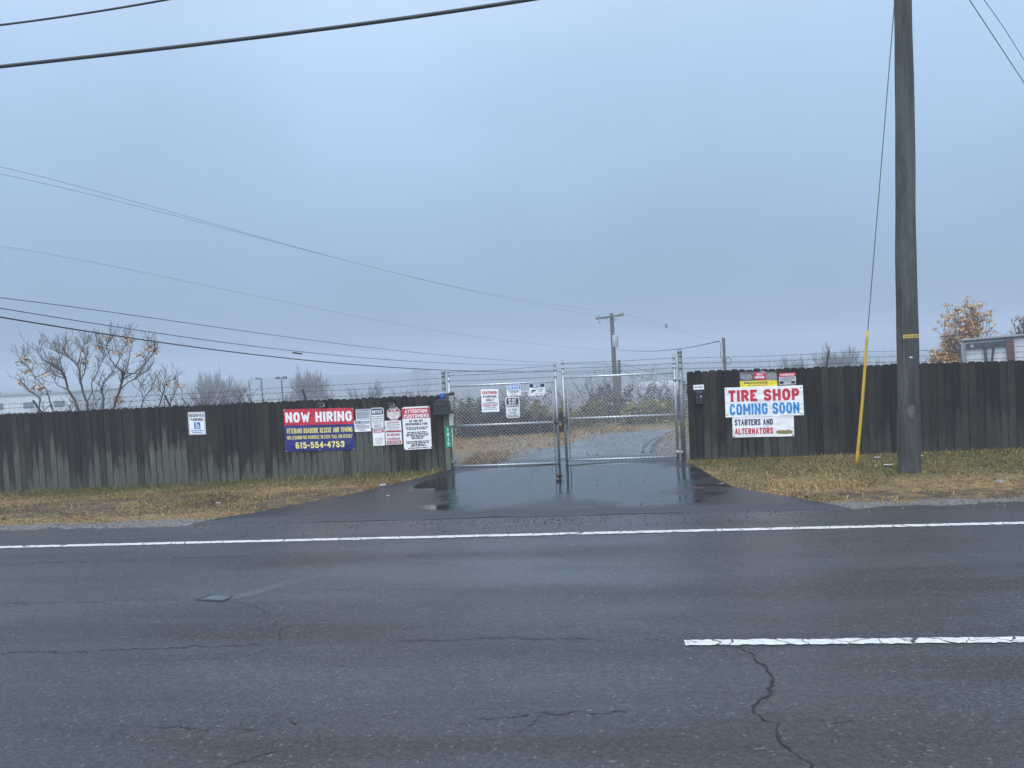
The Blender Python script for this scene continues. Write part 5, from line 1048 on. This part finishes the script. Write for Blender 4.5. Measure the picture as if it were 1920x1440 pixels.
limb_tree('leaning sumac stem with tan leaf tufts left of the tallest sumac', 21.5, [Z((400, 690), (370, 600), (350, 520), (260, 430), (210, 350), (190, 285)), Z((290, 690), (300, 590), (220, 520), (150, 450)), Z((260, 430), (330, 405)), Z((350, 520), (300, 495)), Z((210, 350), (160, 305))],
    [(48, 670, 10, .13), (38, 676, 7, .12), (53, 692, 11, .14), (83, 700, 8, .12), (37, 711, 8, .12), (70, 722, 9, .14), (80, 724, 9, .14), (64, 725, 5, .12)], 12, .024, 1.2)
limb_tree('short twiggy sumac with tan tufts right of the tallest sumac', 21.5, [Z((1050, 690), (1080, 590), (1130, 520), (1150, 470)), Z((1180, 690), (1220, 560), (1240, 490), (1255, 460)), Z((1260, 690), (1310, 540), (1340, 480)), Z((1080, 590), (1050, 520), (1075, 480)), Z((1220, 560), (1190, 510))],
    [(314, 716, 7, .12), (336, 720, 9, .13), (287, 728, 4, .1), (282, 722, 3, .09)], 23, .022, 1.5)
tree('bare_sapling', 'thin bare sapling at the far left edge above the fence', -18.0, 21, [(0, (-.08, 0, 1), 1.35, .02)], SAP, 5, top=2.2, width=.9)
tree('bare_bush', 'brownish bare brush below the white building on the left', -15.9, 23, [(i*.28-1.2, (rnd.uniform(-.3, .3), 0, 1), 1.0, .012) for i in range(8)], dict(THICKET, levels=3, rmin=.006), 6, cat='bush', top=1.75, width=3.4)
tree('bare_bush', 'reddish bare brush behind the short twiggy sumac', -13.2, 25, [(i*.28-1.2, (rnd.uniform(-.3, .3), 0, 1), 1.25, .012) for i in range(10)], dict(THICKET, levels=3, rmin=.007), 7, cat='bush', top=1.75, width=3.6)
# hazy trees further off
def far_tree(name, label, px, pytop, y, wpx, stems, P, seed, cat='tree', leaves=None):
    q = py(px, pytop, y); wd = wpx*np.linalg.norm(q-CP)*.95/FPX
    return tree(name, label, q[0], y, stems, P, seed, cat=cat, top=q[2], width=wd, leaves=leaves)
far_tree('bare_tree', 'wide fan shaped bare tree fading into haze, left of the two street lamps', 400, 698, 125, 96, [(i*.45-1.3, ((i-3)*.17, 0, 1), 2.3, .10) for i in range(7)], dict(FAN, levels=4, rmin=.022), 8)
far_tree('bare_tree', 'rounded bare tree fading into haze, right of the two street lamps', 577, 693, 120, 62, [(i*.3-.6, ((i-2)*.2, 0, 1), 2.2, .10) for i in range(5)], dict(FAN, levels=4, rmin=.022), 9)
far_tree('bare_bush', 'small hazy round bush right of the hazy bare trees', 612, 727, 112, 26, [(i*.25-.7, (rnd.uniform(-.3, .3), 0, 1), 1.3, .05) for i in range(6)], dict(THICKET, levels=3, rmin=.022), 10, cat='bush')
for i, (x, yt, w_, lab) in enumerate(((690, 716, 90, 'hazy bare scrub tree behind the fine print signs'), (775, 727, 80, 'hazy bare scrub tree behind the attention customers board'), (545, 733, 70, 'low hazy scrub around the foot of the twin headed street lamp'))):
    far_tree('scrub_tree', lab, x, yt, 115, w_, [(k*.5-1.2, (rnd.uniform(-.35, .35), 0, 1), 1.6, .05) for k in range(6)], dict(THICKET, levels=3, rmin=.02), 30+i)
far_tree('bare_tree', 'faint bare tree above the right fence, just left of the guy wire', 1568, 647, 120, 80, [(i*.3-.6, ((i-2)*.22, 0, 1), 2.5, .09) for i in range(5)], dict(FAN, levels=4, rmin=.021), 13)
far_tree('bare_bush', 'faint bare thicket above the right fence, behind the red warning sign', 1482, 668, 110, 84, [(i*.4-1.6, (rnd.uniform(-.2, .2), 0, 1), 2.1, .04) for i in range(9)], dict(THICKET, levels=3, rmin=.018), 14, cat='bush')
far_tree('bare_bush', 'low faint brush above the right fence between guy wire and pole', 1640, 672, 120, 90, [(i*.4-1.6, (rnd.uniform(-.2, .2), 0, 1), 1.9, .04) for i in range(8)], dict(THICKET, levels=3, rmin=.019), 15, cat='bush')
ORANGE = [(.58, .32, .08), (.50, .26, .07), (.64, .42, .14), (.40, .20, .06)]
PEAR = dict(levels=4, kids=[6, 5, 4, 3], spread=(.22, .6), len=(.5, .75), taper=.7, rmin=.010, wob=.08, up=.14, lead=True, **{'from': .15})
far_tree('orange_tree', 'upright tree with orange autumn leaves right of the utility pole', 1805, 573, 40, 76, [(-.15, (-.10, 0, 1), 2.0, .05), (.1, (.10, .05, 1), 2.15, .05), (.25, (.30, .1, 1), 1.5, .035), (-.3, (-.35, 0, 1), 1.5, .035)], PEAR, 16, leaves=(lambda p, rg: rg.random() < .9, 11, .115, ORANGE, .42))
far_tree('orange_tree', 'branch of rusty leaves at the right photo edge beside the trailer', 1978, 575, 40, 70, [(0, (-.05, 0, 1), 2.2, .05), (-.2, (-.2, .05, 1), 1.9, .04)], PEAR, 17, leaves=(lambda p, rg: rg.random() < .5, 5, .13, [(.26, .10, .05), (.3, .13, .06)], .4))
far_tree('small_tree', 'low leaf tufted shrub at the fence top left of the orange tree', 1758, 655, 39, 40, [(0, (-.15, 0, 1), 1.5, .025), (.2, (.2, 0, 1), 1.4, .025)], dict(PEAR, levels=3), 18, leaves=(lambda p, rg: rg.random() < .4, 5, .13, ORANGE, .4))
# behind the gate: bare saplings and shrubs
for x, y, L, sd, lab in ((.05, 40, 1.45, 41, 'bare sapling behind the right gate leaf, nearest its left stile'), (1.0, 44, 1.9, 42, 'bare reddish sapling just left of the yard utility pole'), (3.2, 42, 1.75, 43, 'bare sapling behind the right gate leaf, right of the stub pole'), (-1.6, 43, 1.25, 44, 'low bare sapling behind the blue camera notice'), (-4.4, 44, 1.2, 45, 'bare sapling behind the customer parking sign')):
    tree('bare_sapling', lab, x, y, top={41: 1.15, 42: 1.6, 43: 1.45, 44: .75, 45: .6}[sd], stems=[(-.1, (-.25, 0, 1), L, .024), (.15, (.2, .1, 1), L*.95, .024), (0, (0, 0, 1), L*1.05, .026)], P=dict(SAP, levels=4, rmin=.0075), seed=sd, cat='sapling')
def bush(name, label, px0, px1, pytop, y, cols, seed, n_=900, leafs=.09, stems=16, spiky=.5, depth=1.3):
    rg = random.Random(seed); a, b = py(px0, pytop, y), py(px1, pytop, y); w_ = (b[0]-a[0])/2; x = (a[0]+b[0])/2; z0 = gz(x, y); h = a[2]-z0
    t = thing(name, label, 'bush', (x, y, z0)); ms, ml = MB(), MB()
    for i in range(stems):
        u = rg.uniform(-1, 1); d = rg.uniform(-.6, .6); hh = h*rg.uniform(.6, 1.12)*(1-.45*u*u); p = np.array([x+u*w_*.85, y+d, gz(x+u*w_, y+d)-.05])
        ms.tube([p, p+np.array([rg.uniform(-.1, .1), rg.uniform(-.1, .1), hh*.55]), p+np.array([rg.uniform(-.3, .3), rg.uniform(-.2, .2), hh])], [.016, .011, .005], 4, cap=False)
    lump = [(rg.uniform(-1, 1), rg.uniform(.55, 1.05), rg.uniform(.18, .4)) for k in range(7)]
    for i in range(int(n_*1.7)):
        u = rg.uniform(-1, 1); d = rg.gauss(0, .5)*depth*.6; top = h*(.35+.65*max([l[1]*math.exp(-((u-l[0])/l[2])**2) for l in lump]+[.2]))
        f = rg.random()**.75; p = np.array([x+u*w_, y+d, gz(x+u*w_, y+d)+f*top*math.sqrt(max(.05, 1-(d/(depth*1.6))**2))])
        an = rg.uniform(0, 6.283); e = rg.uniform(-.2, 1.3)*spiky+rg.uniform(-.5, .5)*(1-spiky); dd = np.array([math.cos(an)*math.cos(e), math.sin(an)*math.cos(e), math.sin(e)]); s = np.cross(dd, [rg.gauss(0, 1), rg.gauss(0, 1), rg.gauss(0, 1)]); s /= np.linalg.norm(s)+1e-9
        L_ = 1.15*leafs*rg.uniform(.6, 1.5); c = rg.choice(cols); g = rg.uniform(.75, 1.25); ml.add([p, p+dd*L_*.45+s*L_*.2, p+dd*L_, p+dd*L_*.5-s*L_*.2], [(0, 1, 2, 3)], tuple(v*g for v in c))
    ms.build('stems', M['twig'], t); ml.build('foliage', M['leaf'], t); return t
DG = [(.045, .058, .022), (.07, .08, .028), (.035, .04, .02), (.11, .105, .04)]; YG = [(.17, .17, .045), (.23, .205, .065), (.12, .13, .038), (.27, .22, .085)]; BR = [(.035, .024, .018), (.055, .038, .027), (.028, .02, .016), (.085, .058, .036)]; PU = [(.085, .06, .055), (.11, .08, .07), (.065, .05, .05)]
bush('green_bush', 'dull green bush behind the left gate leaf beside the fence end', 846, 905, 738, 30, DG, 51, 1500)
bush('green_bush', 'dull green bush behind the customer parking only sign', 893, 960, 757, 31, DG+YG[:1], 52, 1300)
bush('green_bush', 'olive bush behind the do not block driveway sign', 945, 1012, 754, 32, DG+YG, 53, 1400)
bush('green_bush', 'yellow green bush behind the middle stiles of the gate', 1000, 1062, 750, 33, YG, 54, 1400, .1)
bush('dark_bramble', 'dark brown bramble low behind the middle rail of the left gate', 862, 975, 772, 28.5, BR, 55, 2600, .1, 30, .5, 1.0)
bush('dark_bramble', 'dark brown bramble low behind the joint of the gate leaves', 960, 1062, 774, 29.5, BR, 56, 2400, .1, 28, .5, 1.0)
bush('green_bush', 'yellow green bush left of the yard utility pole', 1052, 1130, 744, 35, YG+DG[:2], 57, 1500, .11)
bush('purple_brush', 'purplish brown twiggy brush at the foot of the yard utility pole', 1095, 1185, 724, 40, PU+BR, 58, 1500, .11, 50, .8)
bush('green_bush', 'broad yellow green mound right of the stub pole', 1165, 1262, 744, 37, YG, 59, 2200, .13, 22, .7)
bush('purple_brush', 'purplish twiggy brush behind the right end of the right gate leaf', 1195, 1290, 718, 42, PU+DG[:1], 60, 1300, .11, 45, .8)
bush('purple_brush', 'greyish twiggy brush rising behind the customer parking sign', 880, 1035, 727, 40, PU, 61, 1300, .1, 80, .8)

# ================================================================== BUILDINGS, LAMPS, TRAILER, HILL
yb = 140.0; x1 = float(py(137, 735, yb)[0]); x0 = x1-60; RZ = float(py(60, 737, yb)[2]); g3 = gz(x1, yb)
t = thing('white_building', 'long low white flat roofed building behind the sumac at far left', 'building', ((x0+x1)/2, yb, g3))
mb = MB(); mb.box(((x0+x1)/2, yb+8, (g3-1+RZ-.42)/2), (x1-x0, 16, RZ-.42-g3+1)); mb.build('wall', M['wall_white'], t)
mb = MB(); mb.box(((x0+x1)/2, yb+8, RZ-.21), (x1-x0+.5, 16.5, .42)); mb.build('roof', M['roof_grey'], t, bevel=.03)
for k in range(5):
    mb = MB(); mb.box((x1-3-k*6.5, yb-.02, RZ-2.4), (2.2, .06, 1.2)); w_ = mb.build('window', M['window_dark'], t); mb = MB(); mb.box((x1-3-k*6.5, yb-.04, RZ-3.04), (2.4, .14, .08)); mb.build('sill', M['wall_white'], w_)
for k, xx in enumerate((x1-8, x1-19)):
    mb = MB(); mb.box((xx, yb+3, RZ+.2), (1.6, 1.4, .4)); mb.build('roof_unit', M['roof_grey'], t, bevel=.02)
def house(name, label, cx, y, wd, dp, zr, h):
    g = gz(cx, y); t = thing(name, label, 'building', (cx, y, g)); zt = zr-h
    mb = MB(); mb.box((cx, y+dp/2, (g-1+zt)/2), (wd, dp, zt-g+1)); mb.build('wall', M['far_wall'], t)
    mb = MB(); mb.add([(cx-wd/2-.3, y-.3, zt+.01), (cx+wd/2+.3, y-.3, zt+.01), (cx+wd/2+.3, y+dp+.3, zt+.01), (cx-wd/2-.3, y+dp+.3, zt+.01), (cx-wd/2-.3, y+dp/2, zr), (cx+wd/2+.3, y+dp/2, zr)], [(0, 1, 5, 4), (2, 3, 4, 5), (0, 4, 3), (1, 2, 5), (3, 2, 1, 0)]); mb.build('roof', M['wall_white'], t)
    for k in range(3):
        mb = MB(); mb.box((cx-wd*.3+k*wd*.3, y-.02, zt-1.3), (wd*.12, .06, 1.0)); mb.build('window', M['window_dark'], t)
q = py(985, 733, 200); house('far_building', 'faint pale roofed building beyond the left gate leaf, behind its small signs', q[0], 200, 9, 8, q[2], 1.5)
q = py(1235, 715, 260); house('far_building', 'faint pale roofed building beyond the right gate leaf near its right post', q[0], 260, 12, 9, q[2], 1.7)
for label, x, zt, hd in (('hazy single headed street lamp, left of the pair above the fence', 489.5, 710, 1), ('hazy twin headed street lamp, right of the pair above the fence', 527.5, 709, 2)):
    q = py(x, zt, 120); g = gz(q[0], 120); t = thing('street_lamp', label, 'street lamp', (q[0], 120, g)); mb = MB(); mb.tube([(q[0]+.1, 120, g-.2), (q[0], 120, q[2])], [.16, .12], 8); mb.build('lamp_post', M['arm'], t, True)
    for sg in ((-1,) if hd == 1 else (-1, 1)):
        mb = MB(); mb.tube([(q[0], 120, q[2]), (q[0]+sg*.35, 120, q[2]+.05)], .06, 6); mb.build('arm', M['arm'], t)
        mb = MB(); mb.box((q[0]+sg*.6, 120, q[2]+(.05 if hd == 2 else .02)), (.6, .5, .26 if hd == 1 else .4), rot=None); mb.build('lamp_head', M['arm'], t, bevel=.03)
# trailer behind the right fence
TY = 25.0; a = py(1806, 645, TY); g = gz(13, TY); zt = py(1807, 638, TY)[2]; xL = a[0]+.10; xR = xL+7.2; TW = 2.4
t = thing('white_trailer', 'white boxy trailer with maroon post behind the right fence', 'trailer', (xL, TY, g)); t.rotation_euler = (0, -math.radians(2.5), -math.radians(23))
PX = lambda x, y: py(x, y, TY)
def pan(nm, x0, y0, x1, y1, mat, dy=0.0, th=.03):
    A_, B2 = PX(x0, y0), PX(x1, y1); mb = MB(); mb.box(((A_[0]+B2[0])/2, TY-dy, (A_[2]+B2[2])/2), (B2[0]-A_[0], th, A_[2]-B2[2])); return mb.build(nm, M[mat], t)
mb = MB(); mb.box(((xL+xR)/2, TY+TW/2+.05, (zt-.05+g+.8)/2), (xR-xL-.02, TW, zt-.05-g-.8)); mb.build('body', M['trailer_white'], t)
mb = MB(); mb.box(((xL+xR)/2, TY+TW/2, zt+.0), (xR-xL+.06, TW+.16, .07)); mb.build('roof', M['roof_grey'], t, bevel=.03)
mb = MB(); mb.box((xL+.60, TY-.035, zt-.19), (1.02, .05, .15)); mb.build('awning_band', M['trailer_dark'], t)
mb = MB(); mb.box((xL+.035, TY-.02, (zt+g+.75)/2-.02), (.07, .09, zt-g-.85)); mb.build('corner_post', M['galv_dull'], t)
mb = MB(); mb.box((xL+1.22, TY-.03, (zt+g+.75)/2-.02), (.20, .08, zt-g-.88)); mb.build('corner_post', M['maroon'], t)
mb = MB(); mb.box((xL+.58, TY-.025, zt-.75), (.08, .06, .95)); mb.build('door_bar', M['trailer_dark'], t)
mb = MB(); mb.tube([(xL+.80, TY-.04, zt-.28), (xL+.66, TY-.04, zt-1.1)], .03, 4); mb.build('strut', M['trailer_dark'], t)
mb = MB(); mb.box((xL+.24, TY-.065, zt-.2), (.09, .02, .09)); mb.build('lamp', M['lamp_lens'], t)
for k, xx in enumerate((xR-2.2, xR-1.3)):
    mb = MB(); mb.lathe((xx, TY-.05, g+.42), [(.02, -.02), (.2, -.02), (.42, .0), (.44, .1), (.42, .22)], 20, 'y'); mb.build('wheel', M['black_plastic'], t, True)
mb = MB(); mb.box(((xL+xR)/2, TY+TW/2, g+.72), (xR-xL-.3, TW-.5, .14)); mb.build('chassis', M['trailer_dark'], t); mb = MB(); mb.box((xL+1.1, TY+.6, g+.33), (.1, .1, .68)); mb.build('jack_leg', M['trailer_dark'], t)
# far wooded hill, mostly lost in the haze
mb = MB(); hxs = np.linspace(-760, 640, 520); V = []; hb = float(zg(0, 500))
prof = lambda x: float(np.interp(x, [-760, -450, -280, -120, -30, 60, 150, 640], [-3, -3.4, -4.6, -4.6, -6.2, -6.0, -7, -6.5]))
for x in hxs:
    top = prof(x)+2.0*(float(vnoise(x, 0, .07, 3))-.5)+1.2*(float(vnoise(x, 0, .33, 4))-.5)
    V += [(x, 520, hb-2), (x, 530, lerp(hb, top, .7)+.5*(float(vnoise(x, 5, .3, 8))-.5)), (x, 542, top), (x, 640, top-1)]
mb.add(V, [(4*i+j, 4*i+4+j, 4*i+5+j, 4*i+1+j) for i in range(len(hxs)-1) for j in range(3)]); kind(mb.build('hill', M['hill'], smooth=True), 'structure')
for x0_, x1_, yt, lab in ((772, 781, 691, 'faint tall tower block, left of the pair on the hazy skyline'), (784, 799, 693.5, 'faint wider tower block, right of the pair on the hazy skyline')):
    A_, B2 = py(x0_, yt, 470), py(x1_, yt, 470); g = gz(A_[0], 470); t = thing('tower_block', lab, 'building', ((A_[0]+B2[0])/2, 470, g)); mb = MB(); mb.box(((A_[0]+B2[0])/2, 475, (A_[2]+g-1)/2), (B2[0]-A_[0], 10, A_[2]-g+1)); mb.build('wall', M['hill'], t)
    mb = MB(); mb.box(((A_[0]+B2[0])/2, 475, A_[2]+.2), ((B2[0]-A_[0])*.6, 6, .6)); mb.build('roof', M['roof_grey'], t)

# ================================================================== SMALL GROUND OBJECTS
mb = MB(); CV = [(-3.90, 7.02), (-3.63, 6.97), (-3.60, 7.10), (-3.83, 7.15)]; cx = sum(p[0] for p in CV)/4; cyy = sum(p[1] for p in CV)/4
t = thing('utility_cover', 'sunken square iron utility cover in the left part of the road', 'manhole cover', (cx, cyy, .004))
big = [(cx+(x-cx)*1.22, cyy+(y-cyy)*1.22) for x, y in CV]; mb.add([(x, y, .0095) for x, y in big]+[(x, y, .012) for x, y in CV], [(i, (i+1) % 4, 4+(i+1) % 4, 4+i) for i in range(4)]); mb.build('frame', M['hole'], t)
mb = MB(); mb.add([(x, y, .0115+.0015*(i % 2)) for i, (x, y) in enumerate([(cx+(x-cx)*.93+.01, cyy+(y-cyy)*.93) for x, y in CV])], [(0, 1, 2, 3)]); mb.build('lid', M['plate'], t)
P = gpz(718, 915); t = thing('drink_can', 'small dented silver drink can at the left edge of the apron', 'can', P); mb = MB(); mb.lathe(P+np.array([0, 0, .045]), [(.024, -.06), (.033, -.05), (.033, -.01), (.028, .005), (.033, .03), (.033, .055), (.026, .064)], 14, 'x'); mb.build('can_body', M['can'], t, True); mb = MB(); mb.lathe(P+np.array([.065, 0, .045]), [(.026, 0), (.022, .002)], 14, 'x'); mb.build('can_lid', M['can'], t)
for px_, s, lab, nm, mt in (((1646, 861), .05, 'white litter scrap on the grass right of the guy wire base', 'litter', 'paper'), ((1666, 875), .07, 'longer white litter scrap just left of the utility pole foot', 'litter', 'paper'), ((1726, 858), .035, 'small white litter scrap just right of the utility pole', 'litter', 'paper'), ((1353, 910), .05, 'pale stone at the curved right edge of the apron', 'stone', 'stone'), ((1396, 914), .045, 'tan stone on the grass right of the apron edge', 'stone', 'tan_post'), ((1874, 905), .06, 'flat pale stone in the dirt below the right verge', 'stone', 'stone'), ((700, 922), .035, 'pale pebble left of the dented can', 'stone', 'stone'), ((410, 945), .05, 'pale stone lying in the brown dirt below the wheelchair parking sign', 'stone', 'stone')):
    P = gpz(*px_); rg = random.Random(int(px_[0])); mb = MB(); V = []; k = 7
    for lv, (rr, hh) in enumerate(((.9, -.01), (1, s*.35), (.55, s*.7)) if nm == 'stone' else ((1, .028), (.95, .034))):
        V += [(P[0]+s*rr*rg.uniform(.75, 1.15)*math.cos(i/k*6.283)*(1.3), P[1]+s*rr*rg.uniform(.75, 1.15)*math.sin(i/k*6.283)*.8, P[2]+hh+rg.uniform(0, .012)*(nm == 'litter')) for i in range(k)]
    L_ = len(V)//k; mb.add(V, [(l*k+i, l*k+(i+1) % k, (l+1)*k+(i+1) % k, (l+1)*k+i) for l in range(L_-1) for i in range(k)]+[tuple((L_-1)*k+i for i in range(k))])
    tag(mb.build(nm, M[mt], None), lab, nm)

# ================================================================== HAZE
mb = MB(); HZ = (-800, 700, -78, 680, -17.5, 10.9); mb.box(((HZ[0]+HZ[1])/2, (HZ[2]+HZ[3])/2, (HZ[4]+HZ[5])/2), (HZ[1]-HZ[0], HZ[3]-HZ[2], HZ[5]-HZ[4]))
hm = bpy.data.materials.new('pale_haze'); hm.use_nodes = True; ht = hm.node_tree; ht.nodes.clear(); ho = N(ht, 'ShaderNodeOutputMaterial'); hv = N(ht, 'ShaderNodeVolumePrincipled')
hv.inputs['Color'].default_value = (.74, .83, .93, 1); hv.inputs['Density'].default_value = .0031; hv.inputs['Anisotropy'].default_value = 0.0
ht.links.new(hv.outputs[0], ho.inputs['Volume'])
hz = mb.build('haze', hm); kind(hz, 'stuff')
